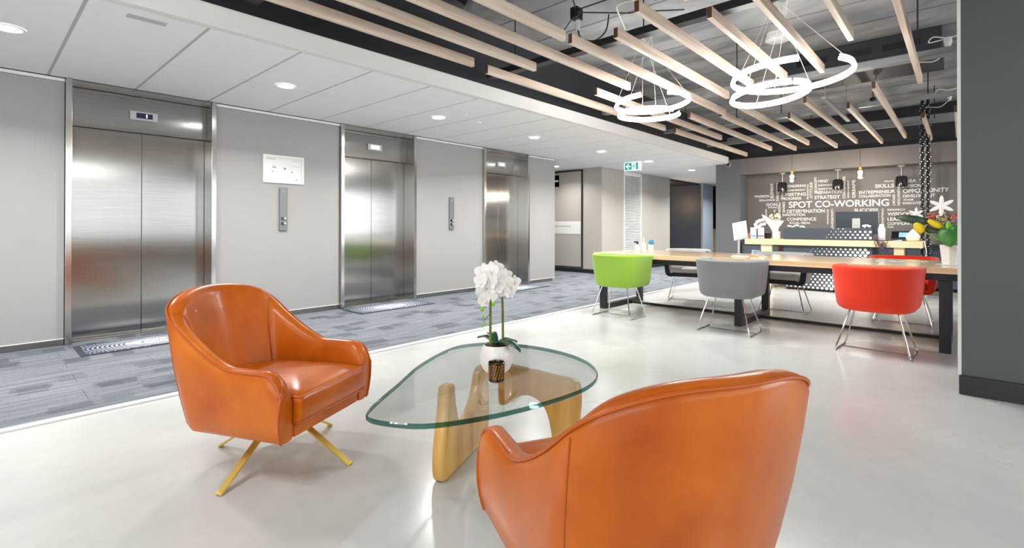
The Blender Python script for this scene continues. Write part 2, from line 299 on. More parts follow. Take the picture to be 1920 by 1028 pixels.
# ---------------------------------------------------------------- mesh helpers
class MB:
    def __init__(s): s.v = []; s.f = []; s.m = []
    def add(s, vs, fs, mi=0):
        o = len(s.v); s.v += [tuple(v) for v in vs]; s.f += [tuple(i+o for i in f) for f in fs]; s.m += [mi]*len(fs); return s
    def box(s, lo, hi, mi=0):
        (a, b, c), (d, e, f) = lo, hi
        return s.add([(a, b, c), (d, b, c), (d, e, c), (a, e, c), (a, b, f), (d, b, f), (d, e, f), (a, e, f)],
                     [(0, 3, 2, 1), (4, 5, 6, 7), (0, 1, 5, 4), (1, 2, 6, 5), (2, 3, 7, 6), (3, 0, 4, 7)], mi)
    def obox(s, p0, p1, w, h, up=(0, 0, 1), mi=0):
        p0, p1 = Vector(p0), Vector(p1); d = (p1-p0).normalized(); u = Vector(up); x = d.cross(u).normalized(); u = x.cross(d)
        vs = []
        for p in (p0, p1):
            for a, b in ((-1, -1), (1, -1), (1, 1), (-1, 1)): vs.append(p+x*(a*w/2)+u*(b*h/2))
        return s.add(vs, [(0, 1, 2, 3), (7, 6, 5, 4), (0, 4, 5, 1), (1, 5, 6, 2), (2, 6, 7, 3), (3, 7, 4, 0)], mi)
    def rings(s, R, cap0=True, cap1=True, close=True, mi=0):
        n = len(R[0]); vs = [p for r in R for p in r]; fs = []
        for i in range(len(R)-1):
            for j in range(n if close else n-1):
                k = (j+1) % n
                fs.append((i*n+j, i*n+k, (i+1)*n+k, (i+1)*n+j))
        if cap0: fs.append(tuple(reversed(range(n))))
        if cap1: fs.append(tuple((len(R)-1)*n+j for j in range(n)))
        return s.add(vs, fs, mi)
    def lathe(s, prof, c=(0, 0, 0), n=24, mi=0, caps=True):
        R = [[(c[0]+r*math.cos(2*PI*j/n), c[1]+r*math.sin(2*PI*j/n), c[2]+z) for j in range(n)] for r, z in prof]
        return s.rings(R, caps, caps, True, mi)
    def tube(s, P, r, n=8, closed=False, mi=0):
        P = [Vector(p) for p in P]; k = len(P); R = []; u = None
        for i, p in enumerate(P):
            if closed: t = (P[(i+1) % k]-P[i-1])
            else: t = P[min(i+1, k-1)]-P[max(i-1, 0)]
            t = t.normalized() if t.length > 1e-9 else Vector((0, 0, 1))
            if u is None:
                u = t.cross(Vector((0, 0, 1)))
                if u.length < 1e-3: u = t.cross(Vector((1, 0, 0)))
            u = (u-t*u.dot(t)).normalized(); w = t.cross(u)
            rr = r[i] if isinstance(r, (list, tuple)) else r
            R.append([p+u*(rr*math.cos(2*PI*j/n))+w*(rr*math.sin(2*PI*j/n)) for j in range(n)])
        if closed:
            R.append(R[0]); return s.rings(R, False, False, True, mi)
        return s.rings(R, True, True, True, mi)
    def prism(s, poly, z0, z1, mi=0, axis=2, mside=None):
        n = len(poly)
        def P(a, b, z): return (a, b, z) if axis == 2 else ((z, a, b) if axis == 0 else (a, z, b))
        vs = [P(a, b, z0) for a, b in poly]+[P(a, b, z1) for a, b in poly]
        s.add(vs, [tuple(reversed(range(n))), tuple(range(n, 2*n))], mi)
        s.add(vs, [(i, (i+1) % n, n+(i+1) % n, n+i) for i in range(n)], mi if mside is None else mside)
        return s
    def grid(s, G, mi=0):
        n = len(G[0]); vs = [p for r in G for p in r]
        return s.add(vs, [(i*n+j, i*n+j+1, (i+1)*n+j+1, (i+1)*n+j) for i in range(len(G)-1) for j in range(n-1)], mi)
    def sphere(s, c, r, n=12, m=8, mi=0, sc=(1, 1, 1)):
        R = []
        for i in range(m+1):
            a = -PI/2+PI*i/m; a = max(-PI/2+0.03, min(PI/2-0.03, a))
            R.append([(c[0]+sc[0]*r*math.cos(a)*math.cos(2*PI*j/n), c[1]+sc[1]*r*math.cos(a)*math.sin(2*PI*j/n), c[2]+sc[2]*r*math.sin(a)) for j in range(n)])
        return s.rings(R, True, True, True, mi)
    def xf(s, Mx): s.v = [tuple(Mx @ Vector(v)) for v in s.v]; return s
    def build(s, name, mats, parent=None, smooth=False, bevel=0.0, seg=2, loc=None, weld=False, recalc=True, ang=38):
        me = bpy.data.meshes.new(name); me.from_pydata(s.v, [], s.f)
        if not isinstance(mats, (list, tuple)): mats = [mats]
        for m in mats: me.materials.append(m)
        me.polygons.foreach_set('material_index', s.m)
        if bevel or weld or recalc:
            bm = bmesh.new(); bm.from_mesh(me)
            if weld: bmesh.ops.remove_doubles(bm, verts=bm.verts, dist=1e-5)
            if recalc: bmesh.ops.recalc_face_normals(bm, faces=bm.faces)
            if bevel:
                ed = [e for e in bm.edges if len(e.link_faces) == 2 and e.calc_face_angle(0) > rad(40)]
                bmesh.ops.bevel(bm, geom=ed, offset=bevel, segments=seg, profile=0.5, affect='EDGES', clamp_overlap=True)
            bm.to_mesh(me); bm.free()
        if smooth:
            me.polygons.foreach_set('use_smooth', [True]*len(me.polygons)); me.set_sharp_from_angle(angle=rad(ang))
        o = bpy.data.objects.new(name, me); C.objects.link(o)
        if parent is not None: o.parent = parent
        if loc is not None: o.location = loc
        return o
def thing(name, label, cat, loc=(0, 0, 0), rz=0.0, group=None):
    o = bpy.data.objects.new(name, None); C.objects.link(o); o.empty_display_size = 0.1
    o.location = loc; o.rotation_euler = (0, 0, rz); o['label'] = label; o['category'] = cat
    if group: o['group'] = group
    return o
def tag(o, label, cat, group=None):
    o['label'] = label; o['category'] = cat
    if group: o['group'] = group
    return o
def struct(o): o['kind'] = 'structure'; return o
def stuff(o): o['kind'] = 'stuff'; return o
def copy_tree(o, parent=None):
    c = o.copy(); C.objects.link(c)
    if parent is not None: c.parent = parent
    for ch in list(o.children): copy_tree(ch, c)
    return c
def text_mesh(name, body, m, parent=None, bold=0.0, ext=0.0):
    cu = bpy.data.curves.new('text', 'FONT'); cu.body = body; cu.size = 1.0; cu.offset = bold; cu.extrude = ext
    t = bpy.data.objects.new('text', cu); C.objects.link(t)
    dg = bpy.context.evaluated_depsgraph_get(); me = bpy.data.meshes.new_from_object(t.evaluated_get(dg))
    bpy.data.objects.remove(t); bpy.data.curves.remove(cu)
    me.materials.clear(); me.materials.append(m)
    xs = [v.co.x for v in me.vertices]; ys = [v.co.y for v in me.vertices]
    cx, cy = (min(xs)+max(xs))/2, (min(ys)+max(ys))/2; w, h = max(xs)-min(xs), max(ys)-min(ys)
    for v in me.vertices: v.co.x = (v.co.x-cx)/w; v.co.y = (v.co.y-cy)/h
    o = bpy.data.objects.new(name, me); C.objects.link(o)
    if parent is not None: o.parent = parent
    return o
def frame(o, origin, ux, uy, w, h):
    # put unit text with its x along ux, y along uy, size w x h
    ux, uy = Vector(ux), Vector(uy); uz = ux.cross(uy)
    o.matrix_local = Matrix(((ux.x*w, uy.x*h, uz.x, origin[0]), (ux.y*w, uy.y*h, uz.y, origin[1]), (ux.z*w, uy.z*h, uz.z, origin[2]), (0, 0, 0, 1)))
def arc(c, r, a0, a1, n): return [(c[0]+r*math.cos(a0+(a1-a0)*i/n), c[1]+r*math.sin(a0+(a1-a0)*i/n)) for i in range(n+1)]
def sstep(t): t = max(0.0, min(1.0, t)); return t*t*(3-2*t)
def fillet(P, r, n=5):
    # round the corners of an open polyline of 3D points
    P = [Vector(p) for p in P]; out = [P[0]]
    for i in range(1, len(P)-1):
        a = (P[i-1]-P[i]); b = (P[i+1]-P[i]); d = min(r, a.length*0.49, b.length*0.49)
        p0 = P[i]+a.normalized()*d; p1 = P[i]+b.normalized()*d
        for k in range(n+1):
            t = k/n; out.append(p0*(1-t)**2+P[i]*2*t*(1-t)+p1*t*t)
    out.append(P[-1]); return out
# ================================================================ THE SETTING
ZC = 2.44; ZS = 3.2; YL = 6.02; XW = 10.96; XR = 11.45
struct(MB().box((-4, -6, -0.1), (18, 9.5, 0.0)).build('floor', M['floor']))
carpet = struct(MB().box((-4, 3.80, 0.0), (17.9, 8.9, 0.004)).build('floor_carpet', M['navymat']))
# carpet tiles, plank format, each its own piece
ct = MB().box((0.001, 0.001, 0.0), (0.999, 0.249, 0.006)).build('carpet_tile', M['carpet'], carpet, loc=(-4, 3.80, 0.004))
first = True
for r in range(10):
    for k in range(22):
        x = -4+k+(0.5 if r % 2 else 0.0); y = 3.80+0.25*r
        if first: first = False; ct.location = (x, y, 0.004); continue
        if x > 17 or (k == 21): continue
        c = ct.copy(); C.objects.link(c); c.location = (x, y, 0.004)
for x in range(7, 10):
    for r in range(6):
        c = ct.copy(); C.objects.link(c); c.location = (x*1.0, 6.30+0.25*r, 0.004); c.scale.x = 0.62 if x == 9 else 1.0
struct(MB().box((-4, 3.745, 0.0), (17.9, 3.80, 0.012)).build('trim_1', M['strip'], bevel=0.002))

# lift lobby ceiling: backing, tiles in a visible grid, plain plaster beyond, fascia
ceil = struct(MB().box((-4, 3.77, ZC+0.004), (18, 9.5, ZC+0.09)).build('ceiling', M['grid']))
tl = None
for k in range(-7, 17):
    x0 = 0.455+0.628*k
    for (y0, y1) in ((3.775, 4.845), (4.852, 6.0)):
        if tl is None:
            tl = MB().box((0.011, 0, 0), (0.617, 1, 0.012)).build('ceiling_tile', M['tile'], ceil); c = tl
        else: c = tl.copy(); C.objects.link(c)
        c.location = (x0, y0, ZC); c.scale.y = y1-y0
MB().box((0.455+0.628*17, 3.775, ZC), (18, 9.5, ZC+0.013)).build('plaster_panel', M['tile'], ceil)
MB().box((7.9, 6.02, ZC+0.0005), (0.455+0.628*17, 9.5, ZC+0.013)).build('plaster_panel', M['tile'], ceil)
struct(MB().box((-4, 3.70, ZC), (XW, 3.768, ZC+0.145)).build('trim_2', M['white'], bevel=0.003))
struct(MB().box((-4, 3.775, ZC+0.092), (XW+0.7, 3.90, ZS)).build('wall_bulkhead', M['darkvoid']))
struct(MB().box((-4, -6, ZS), (XW+0.7, 3.9, ZS+0.2)).build('ceiling_slab', M['slab']))

# lift wall: panels between the lift openings, recessed steel skirting, bright top trim
LIFTS = [(0.57, 1.79), (3.25, 4.45), (5.86, 7.04)]
segs = [(-4, 0.57), (1.79, 3.25), (4.45, 5.86), (7.04, 7.87)]
wl = struct(MB().box((-4, 6.30, 0), (7.80, 6.40, ZC)).build('wall_left', M['darkvoid']))
for i, (a, b) in enumerate(segs):
    MB().box((a+0.003, YL, 0.078), (b-0.003, 6.29, 2.402)).build('wall_panel', M['laminate'], wl, bevel=0.002)
    MB().box((a+0.003, YL-0.012, 2.404), (b-0.003, 6.1, 2.432)).build('top_trim', M['offwhite'], wl)
    MB().box((a+0.003, YL-0.006, 0.070), (b-0.003, 6.06, 0.0775)).build('bottom_edge', M['white'], wl)
    struct(MB().box((a+0.003, YL+0.005, 0.0105), (b-0.003, 6.06, 0.0695)).build('baseboard_left', M['skirt']))
    
struct(MB().box((7.80, YL+0.001, 0.0), (7.87, 9.4, ZC)).build('wall_lift_end', M['laminate']))
for i, (a, b) in enumerate(LIFTS):
    d = struct(bpy.data.objects.new('door_%d' % (i+1), None)); C.objects.link(d); d.location = (a, YL, 0)
    w = b-a
    for (x0, x1) in ((0.0, 0.045), (w-0.045, w)):
        MB().box((x0, -0.045, 0.011), (x1, 0.26, 2.436)).build('door_jamb', M['steel2'], d, bevel=0.002)
    MB().box((0.046, 0.14, 2.045), (w-0.046, 0.26, 2.40)).build('transom', M['steel'], d, bevel=0.002)
    MB().box((0.046, -0.02, 2.402), (w-0.046, 0.26, 2.434)).build('head_trim', M['skirt'], d)
    mid = w/2
    MB().box((0.047, 0.215, 0.018), (mid-0.002, 0.255, 2.043)).build('door_panel', M['steel'], d, bevel=0.002)
    MB().box((mid+0.002, 0.215, 0.018), (w-0.047, 0.255, 2.043)).build('door_panel', M['steel'], d, bevel=0.002)
    MB().box((0.046, 0.10, 0.010), (w-0.046, 0.26, 0.017)).build('door_sill', M['skirt'], d)
    ind = MB().box((mid-0.115, 0.118, 2.165), (mid+0.115, 0.139, 2.255)).build('floor_indicator', M['silver'], d, bevel=0.004)
    MB().box((mid-0.065, 0.113, 2.185), (mid+0.07, 0.1175, 2.237)).build('screen', M['screen'] if i == 0 else M['screenlit'], ind)
    if i == 0:
        t = text_mesh('digit', '1', M['screenlit'], ind, 0.01); frame(t, (mid+0.02, 0.112, 2.211), (1, 0, 0), (0, 0, 1), 0.010, 0.036)

# far lobby walls
wf = struct(MB().box((9.63, 6.03, 0.0), (9.72, 9.4, ZC)).build('wall_far', M['laminate2']))
struct(MB().box((9.60, 6.03, 0.011), (9.629, 9.4, 0.10)).build('baseboard_far', M['black']))
struct(MB().box((7.871, 9.40, 0.0), (9.72, 9.48, ZC)).build('wall_lift_side', M['laminate2']))
dd = struct(bpy.data.objects.new('door_4', None)); C.objects.link(dd); dd.location = (9.628, 6.54, 0.12)
MB().box((-0.02, 0.035, 0.02), (-0.001, 0.93, 2.27)).build('door_leaf', M['laminate2'], dd, bevel=0.002)
fr = MB().box((-0.028, 0, 0), (0, 0.034, 2.30)); fr.box((-0.028, 0.931, 0), (0, 0.965, 2.30)); fr.box((-0.028, 0.035, 2.271), (0, 0.93, 2.30)); fr.box((-0.028, 0.035, 0), (0, 0.93, 0.019))
fr.build('door_frame', M['black'], dd)
sgn = MB().box((-0.026, 0.05, 0.79), (-0.021, 0.92, 1.09)).build('door_sign', M['offwhite'], dd)
sb = MB()
for k in range(9): sb.box((-0.0275, 0.88-k*0.062-0.045, 0.965), (-0.0265, 0.88-k*0.062, 0.985))
sb.build('faded_print', M['print'], sgn)
# corridor wall with louvre, then the cafe opening, navy wall, pale end
struct(MB().box((9.721, 6.03, 0), (10.60, 6.12, ZC)).build('wall_corridor_1', M['laminate2']))
struct(MB().box((11.52, 6.03, 0), (13.15, 6.12, ZC)).build('wall_corridor_2', M['laminate2']))
struct(MB().box((10.60, 6.09, 0), (11.52, 6.12, ZC)).build('wall_corridor_3', M['laminate2']))
struct(MB().box((9.64, 6.0, 0.011), (13.15, 6.029, 0.10)).build('baseboard_corridor', M['black']))
lv = thing('louvre_grille', 'tall white louvred grille set in the beige corridor wall below the exit sign', 'grille', (10.61, 6.086, 0.0))
fl = MB().box((0, -0.06, 0.105), (0.05, 0, 2.43)); fl.box((0.85, -0.06, 0.105), (0.90, 0, 2.43)); fl.box((0.051, -0.06, 0.105), (0.849, 0, 0.17)); fl.box((0.051, -0.06, 2.33), (0.849, 0, 2.43))
fl.build('frame', M['offwhite'], lv)
sl0 = None
for k in range(54):
    z = 0.19+k*0.0395
    if sl0 is None:
        sl0 = MB().add([(0.052, -0.052, 0), (0.848, -0.052, 0), (0.848, -0.006, 0.026), (0.052, -0.006, 0.026), (0.052, -0.052, 0.012), (0.848, -0.052, 0.012), (0.848, -0.006, 0.036), (0.052, -0.006, 0.036)],
                       [(0, 3, 2, 1), (4, 5, 6, 7), (0, 1, 5, 4), (1, 2, 6, 5), (2, 3, 7, 6), (3, 0, 4, 7)]).build('slat', M['offwhite'], lv); s = sl0
    else: s = sl0.copy(); C.objects.link(s)
    s.location = (0, 0, z)
# cafe beyond the opening
struct(MB().box((15.40, 6.03, 0), (15.50, 7.42, ZC)).build('wall_cafe', M['navy']))
struct(MB().box((15.38, 5.97, 0), (16.22, 6.029, ZC)).build('wall_corridor_4', M['paleblue']))
struct(MB().box((15.51, 7.0, 0), (18.0, 7.06, ZC)).build('wall_cafe_side', M['cafedark']))
struct(MB().box((16.9, 7.07, 0), (17.0, 9.4, ZC)).build('wall_cafe_back', M['cafedark']))
struct(MB().box((13.15, 6.121, ZC-0.05), (17.0, 9.4, ZC-0.001)).build('ceiling_cafe', M['cafedark']))
struct(MB().box((13.07, 6.13, 0), (13.149, 9.4, ZC-0.06)).build('wall_cafe_near', M['cafedark']))
struct(MB().box((17.9, 3.9, 0), (18.0, 6.999, ZC)).build('wall_corridor_end', M['laminate2']))

# reception end: pier, lintel, recessed feature wall, dark gap above
struct(MB().box((XW, 3.463, 0), (17.9, 3.97, 2.52)).build('wall_pier', M['greywall']))
struct(MB().box((XW, -5.9, 2.187), (XR-0.002, 3.462, 2.52)).build('wall_lintel', M['feature']))
wr = struct(MB().box((XR, -5.9, 0), (XR+0.1, 3.462, 2.52)).build('wall_reception', M['feature']))
struct(MB().box((XW+0.10, -5.9, 2.521), (XW+0.2, 3.7745, ZS)).build('wall_plenum', M['cafedark']))
struct(MB().box((XW-0.10, -5.9, ZS-0.30), (XW-0.04, 3.7, ZS-0.22)).build('trim_3', M['rail']))
# column on the right with a bright corner bead and black skirting
struct(MB().box((4.39, -1.15, 0), (4.98, 0.012, ZS)).build('wall_column', M['colwall'], bevel=0.002))
struct(MB().box((4.384, 0.004, 0), (4.40, 0.022, ZS)).build('trim_4', M['white']))
struct(MB().box((4.372, -1.16, 0), (4.389, 0.016, 0.125)).build('baseboard_column', M['black'], bevel=0.002))
# window walls behind and to the right of the viewer
def window_wall(name, lo, hi, along, wins):
    # solid wall with rectangular openings; along = 'x' or 'y'
    ax = 0 if along == 'x' else 1
    edges = [lo[ax]]+[e for w in wins for e in w[:2]]+[hi[ax]]
    mb = MB()
    for i in range(0, len(edges), 2):
        l, h = list(lo), list(hi); l[ax], h[ax] = edges[i], edges[i+1]; mb.box(l, h)
    for w in wins:
        l, h = list(lo), list(hi); l[ax], h[ax] = w[0], w[1]; h[2] = w[2]; mb.box(l, h)
        l, h = list(lo), list(hi); l[ax], h[ax] = w[0], w[1]; l[2] = w[3]; mb.box(l, h)
    return struct(mb.build(name, M['white']))
window_wall('wall_right', (-4, -6.1, 0), (XR, -6.0, ZS), 'x', [(-2.8, 4.0, 0.7, 2.5), (5.0, 12.0-0.8, 0.7, 2.5)])
window_wall('wall_back', (-4.1, -6, 0), (-4.0, 6.4, ZS), 'y', [(-4.6, 2.2, 0.45, 2.65)])
def window(n, x0, x1, z0, z1, along):
    w = struct(bpy.data.objects.new('window_%d' % n, None)); C.objects.link(w)
    f = MB(); k = 4
    for i in range(k+1):
        t = x0+(x1-x0)*i/k
        lo, hi = (t-0.03, -6.08, z0), (t+0.03, -6.02, z1)
        if along == 'y': lo, hi = (-4.08, t-0.03, z0), (-4.02, t+0.03, z1)
        f.box(lo, hi)
    f.build('window_frame', M['black'], w)
    for i in range(k):
        a = x0+(x1-x0)*i/k+0.032; b = x0+(x1-x0)*(i+1)/k-0.032
        if along == 'x': MB().box((a, -6.055, z0), (b, -6.047, z1)).build('pane', M['pane'], w)
        else: MB().box((-4.055, a, z0), (-4.047, b, z1)).build('pane', M['pane'], w)
window(1, -2.8, 4.0, 0.7, 2.5, 'x'); window(2, 5.0, 11.2, 0.7, 2.5, 'x'); window(3, -4.6, 2.2, 0.45, 2.65, 'y')
struct(MB().box((-3.9, -5.99, 0.0), (4.6, -5.90, 0.62)).build('trim_5', M['rwood']))  # unseen timber panel, added for a warm reflection in the lift doors

# ================================================================ CEILING FIXTURES
def downlight(x, y, i):
    lab = ['round recessed downlight at the upper left corner of the lobby ceiling', 'round recessed downlight in front of the first lift', 'round recessed downlight in front of the second lift', 'round recessed downlight in front of the third lift', 'round recessed downlight just past the third lift', 'round recessed downlight beside the exit sign', 'round recessed downlight far along the corridor before the cafe', 'round recessed downlight along the corridor opposite the cafe opening', 'round recessed downlight round the corner at the end of the lift wall', 'unseen round downlight added behind the viewer at the left', 'unseen round downlight added to light the far corridor end by the maroon cabinet']
    order = [9, 0, 1, 2, 3, 4, 5, 6, 7, 8, 10]
    t = thing('downlight', lab[order[i]], 'downlight', (x, y, ZC-0.001), 0, 'downlights in the lift lobby ceiling')
    MB().lathe([(0.088, 0.0), (0.086, -0.006), (0.075, -0.008), (0.072, -0.003)], n=28, caps=False).build('trim_ring', M['offwhite'], t, smooth=True)
    MB().lathe([(0.0725, -0.0015), (0.0725, -0.003)], n=28).build('lens', M['downlight'], t)
    area_light('downlight_beam', (x, y, ZC-0.012), (0, 0, 0), 0.13, 0.13, 18 if x < 6 else (10 if y > 6 else 24), WARM, 'DISK', 140)
for i, (x, y) in enumerate(DOWNLIGHTS): downlight(x, y, i)
# fire detector heads and sprinkler in the lobby ceiling
t = thing('sprinkler_head', 'small white sprinkler head in the tiled ceiling beside the third downlight', 'sprinkler', (3.95, 4.35, ZC-0.001))
MB().lathe([(0.03, 0), (0.028, -0.006), (0.012, -0.01), (0.012, -0.03), (0.022, -0.034), (0.022, -0.037)], n=14).build('body', M['offwhite'], t, smooth=True)
t = thing('ceiling_detector', 'small flat white detector disc on the tiled ceiling near the second lift', 'detector', (4.42, 4.62, ZC-0.001))
MB().lathe([(0.04, 0), (0.038, -0.012), (0.02, -0.02)], n=16).build('body', M['offwhite'], t, smooth=True)
t = tag(MB().box((0.66, 3.88, ZC-0.004), (0.87, 3.95, ZC-0.001)).build('ceiling_vent_slot', M['grid']), 'slim pale vent slot in the ceiling tile above the first lift', 'vent')

# hung slatted raft: battens on 0.331 m centres, carried by cross rails and hanger rods
raft = thing('slatted_ceiling_raft', 'raft of pale timber battens hung on cross rails below the dark ceiling slab', 'ceiling raft', (0, 0, 0))
BW, BH, BZ = 0.038, 0.08, 2.56
B = [(-1.6, 3.10, 3.315), (-1.6, 3.58, 2.975), (-1.6, 4.76, 2.64), (-1.6, 3.15, 2.32), (3.32, 7.15, 3.36), (3.22, 6.70, 2.31), (6.72, 10.72, 2.37), (3.36, 5.84, 1.98), (3.05, 5.55, 1.635), (-0.8, 3.12, 1.31), (3.48, 5.50, 1.305),
     (1.2, 5.46, 0.98), (1.0, 4.66, 0.642), (0.6, 6.53, 0.312), (4.68, 8.54, 3.01), (7.44, 10.94, 3.33), (6.53, 10.40, 2.72), (6.33, 10.15, 2.04), (7.45, 10.88, 1.725), (6.64, 10.52, 1.37), (7.32, 10.84, 1.04), (6.44, 10.42, 0.69), (8.62, 10.94, 0.383), (8.47, 10.94, 0.05),
     (-1.2, 4.2, -0.02), (0.5, 6.2, -0.35), (4.6, 8.6, -0.69), (-1.5, 3.0, -1.02), (5.6, 9.4, -1.35)]
for (x0, x1, y) in B:
    if x1 > 4.2 and x0 < 5.2 and -1.2 < y < 0.06: x1 = 4.3
    if x1-x0 < 0.3: continue
    mb = MB().box((x0, y-BW/2, BZ), (x1, y+BW/2, BZ+BH)); mb.m[5] = 1
    mb.build('batten', [M['batten'], M['battenend']], raft, bevel=0.0015, seg=1)
for (x, m, w, ya, yb) in ((3.66, 'black', 0.09, -1.2, 3.66), (5.90, 'rail', 0.12, 0.03, 3.66), (7.78, 'rail', 0.05, -2, 3.66), (9.65, 'rail', 0.05, -2, 3.66), (1.3, 'black', 0.09, -1.2, 3.66), (-0.8, 'black', 0.09, -1.2, 3.66)):
    r = MB().box((x-w/2, ya, BZ+BH), (x+w/2, yb, BZ+BH+0.012)); r.box((x-w/2, ya, BZ+BH+0.012), (x-w/2+0.006, yb, BZ+BH+0.06)); r.box((x+w/2-0.006, ya, BZ+BH+0.012), (x+w/2, yb, BZ+BH+0.06))
    rl = r.build('cross_rail', M[m], raft)
    for y in (0.3, 1.9, 3.3):
        if yb > y > ya: MB().tube([(x, y, BZ+BH+0.01), (x, y, ZS-0.001)], 0.006, 6).build('hanger_rod', M['wire'], raft)
t = thing('cable_tray', 'slim perforated metal cable tray hung between the timber battens', 'cable tray', (7.3, 1.1625, BZ))
MB().box((-0.75, -0.022, -0.005), (0.9, 0.022, 0.02)).build('channel', M['rail'], t)
for x in (-0.7, 0.75): MB().tube([(x, 0, 0.02), (x, 0, ZS-BZ-(0.262 if x < 0 else 0.001))], 0.004, 6).build('hanger_rod', M['rail'], t)

# LED ring pendants
def ring_lamp(label, c, spec, canopy):
    t = thing('ring_pendant', label, 'pendant lamp', c)
    for (dx, dy, dz, r, tx, ty, a0, a1) in spec:
        P = []; Q = []
        for i in range(65):
            a = a0+(a1-a0)*i/64
            x, y = r*math.cos(a), r*math.sin(a); z = tx*x+ty*y
            P.append((dx+x, dy+y, dz+z)); Q.append((dx+x*1.0, dy+y*1.0, dz+z+0.026))
        h = MB()
        for i in range(64):
            h.obox(Q[i], Q[i+1], 0.014, 0.022)
        hh = h.build('ring_housing', M['offwhite'], t)
        MB().tube(P, 0.0165, 10).build('led_strip', M['led'], hh, smooth=True)
        for k in (8, 30, 52):
            MB().tube([Q[k], (canopy[0]+0.05*math.cos(k), canopy[1]+0.05*math.sin(k), canopy[2]-0.03)], 0.0022, 5).build('suspension_wire', M['wirew'], t)
    MB().lathe([(0.10, 0.0), (0.10, -0.03), (0.095, -0.034)], canopy, 24).build('canopy', M['rail'], t, smooth=True)
ring_lamp('spiral LED ring pendant with white glowing loops, left of the two near the lobby edge', (4.93, 2.50, 2.30),
          [(0.0, 0.0, 0.0, 0.315, 0.02, 0.02, rad(-60), rad(255)), (-0.12, -0.10, 0.085, 0.37, 0.0, -0.06, rad(-130), rad(190))], (0.0, 0.02, 0.895))
ring_lamp('larger spiral LED ring pendant with white glowing loops, right of the other', (4.93, 1.30, 2.30),
          [(0.0, 0.0, 0.0, 0.32, -0.02, -0.10, rad(-130), rad(225)), (-0.13, -0.20, 0.10, 0.46, -0.02, -0.03, rad(-120), rad(200))], (0.0, -0.1, 0.895))
ring_lamp('unseen LED ring pendant added for light above the near seating, left of the viewer', (-0.4, 1.7, 2.30),  # out-of-view ring added to light the near floor and seats
          [(0.0, 0.0, 0.0, 0.315, 0.02, 0.02, rad(-60), rad(255)), (-0.12, -0.10, 0.085, 0.37, 0.0, -0.06, rad(-130), rad(190))], (0.0, 0.02, 0.895))
ring_lamp('unseen LED ring pendant added for light near the window side, behind the dark column', (1.6, -1.9, 2.30),  # second out-of-view ring, added for more overhead light
          [(0.0, 0.0, 0.0, 0.315, 0.02, 0.02, rad(-60), rad(255)), (-0.12, -0.10, 0.085, 0.37, 0.0, -0.06, rad(-130), rad(190))], (0.0, 0.02, 0.895))
for (x, y) in ((4.93, 2.50), (4.93, 1.25), (-0.4, 1.7), (1.6, -1.9)):  # downward discs under the rings; the last two go with the added rings
    area_light('ring_pendant_glow', (x, y, 2.26), (0, 0, 0), 0.7, 0.7, 7, (1, 0.99, 0.97), 'DISK', 170)

# fill spots added by the third cross rail to brighten the reception desk
for (y, lab) in ((2.55, 'added black fill spot by the third cross rail, on the lobby side'), (0.85, 'added black fill spot by the third cross rail, on the column side')):
    t = thing('desk_fill_spot', lab, 'fill light', (7.9, y, BZ+BH+0.075), 0, 'added fill spots aimed at the reception desk')
    MB().lathe([(0.03, -0.05), (0.035, 0.05), (0.03, 0.06)], n=16).xf(Matrix.Rotation(rad(-35), 4, 'Y')).build('head', M['fillblack'], t, smooth=True)
    MB().tube([(0, 0, 0.05), (0, 0, ZS-BZ-BH-0.076)], 0.006, 6).build('stem', M['wire'], t)
    area_light('desk_fill_beam', (7.97, y, BZ-0.03), (0, rad(-38), 0), 0.06, 0.06, 12, (1, 0.95, 0.88), 'DISK', 110)
# slab-level services
t = thing('smoke_detector', 'round white detector on a two-step base under the dark ceiling slab', 'detector', (5.9, 1.47, ZS-0.001))
MB().lathe([(0.115, 0), (0.115, -0.035), (0.108, -0.04)], n=28).build('base', M['offwhite'], t, smooth=True)
MB().lathe([(0.125, -0.041), (0.125, -0.075), (0.11, -0.085)], n=28).build('head', M['offwhite'], t, smooth=True)
t = thing('air_duct', 'dark square metal air duct tight under the slab at upper right', 'duct', (7.25, 0.95, ZS))
MB().box((-0.45, -0.8, -0.26), (0.45, 0.75, -0.001)).build('duct_box', M['darkvoid'], t, bevel=0.01)
g = MB()
for k in range(3): g.box((-0.451-0.006, -0.62+k*0.42, -0.16), (-0.4512, -0.3+k*0.42, -0.09))
g.build('slot', M['blackgloss'], t)
t = thing('flexible_duct', 'black open end of a flexible duct with torn silver foil above the left battens', 'duct', (2.55, 2.95, 2.92))
P = [(-0.9+0.09*i, 0.05*math.sin(i*0.5), 0.04*math.sin(i*0.4)) for i in range(11)]
MB().tube(P, [0.15+0.008*(i % 2) for i in range(11)], 16).build('hose', M['blackgloss'], t, smooth=True)
MB().lathe([(0.16, 0), (0.175, 0.05), (0.15, 0.09)], (0, 0, 0), 16, caps=False).xf(Matrix.Translation((0.0, 0, 0.0)) @ Matrix.Rotation(rad(90), 4, 'Y')).build('foil_collar', M['foil'], t, smooth=True)
def cable(name, label, P, m, r=0.006, group=None):
    return tag(MB().tube(fillet(P, 0.12, 4), r, 6).build(name, M[m], smooth=True), label, 'cable', group)
zc = ZS-0.02
t = thing('cable_junction', 'black knot of cables and connectors clipped under the slab at top centre', 'cables', (3.75, 2.62, 3.05))
MB().box((-0.05, -0.04, -0.05), (0.05, 0.04, 0.06)).build('plug_block', M['blackgloss'], t, bevel=0.01)
MB().lathe([(0.022, 0), (0.026, -0.05), (0.016, -0.09)], (0.02, 0, -0.05), 12).build('connector', M['offwhite'], t, smooth=True)
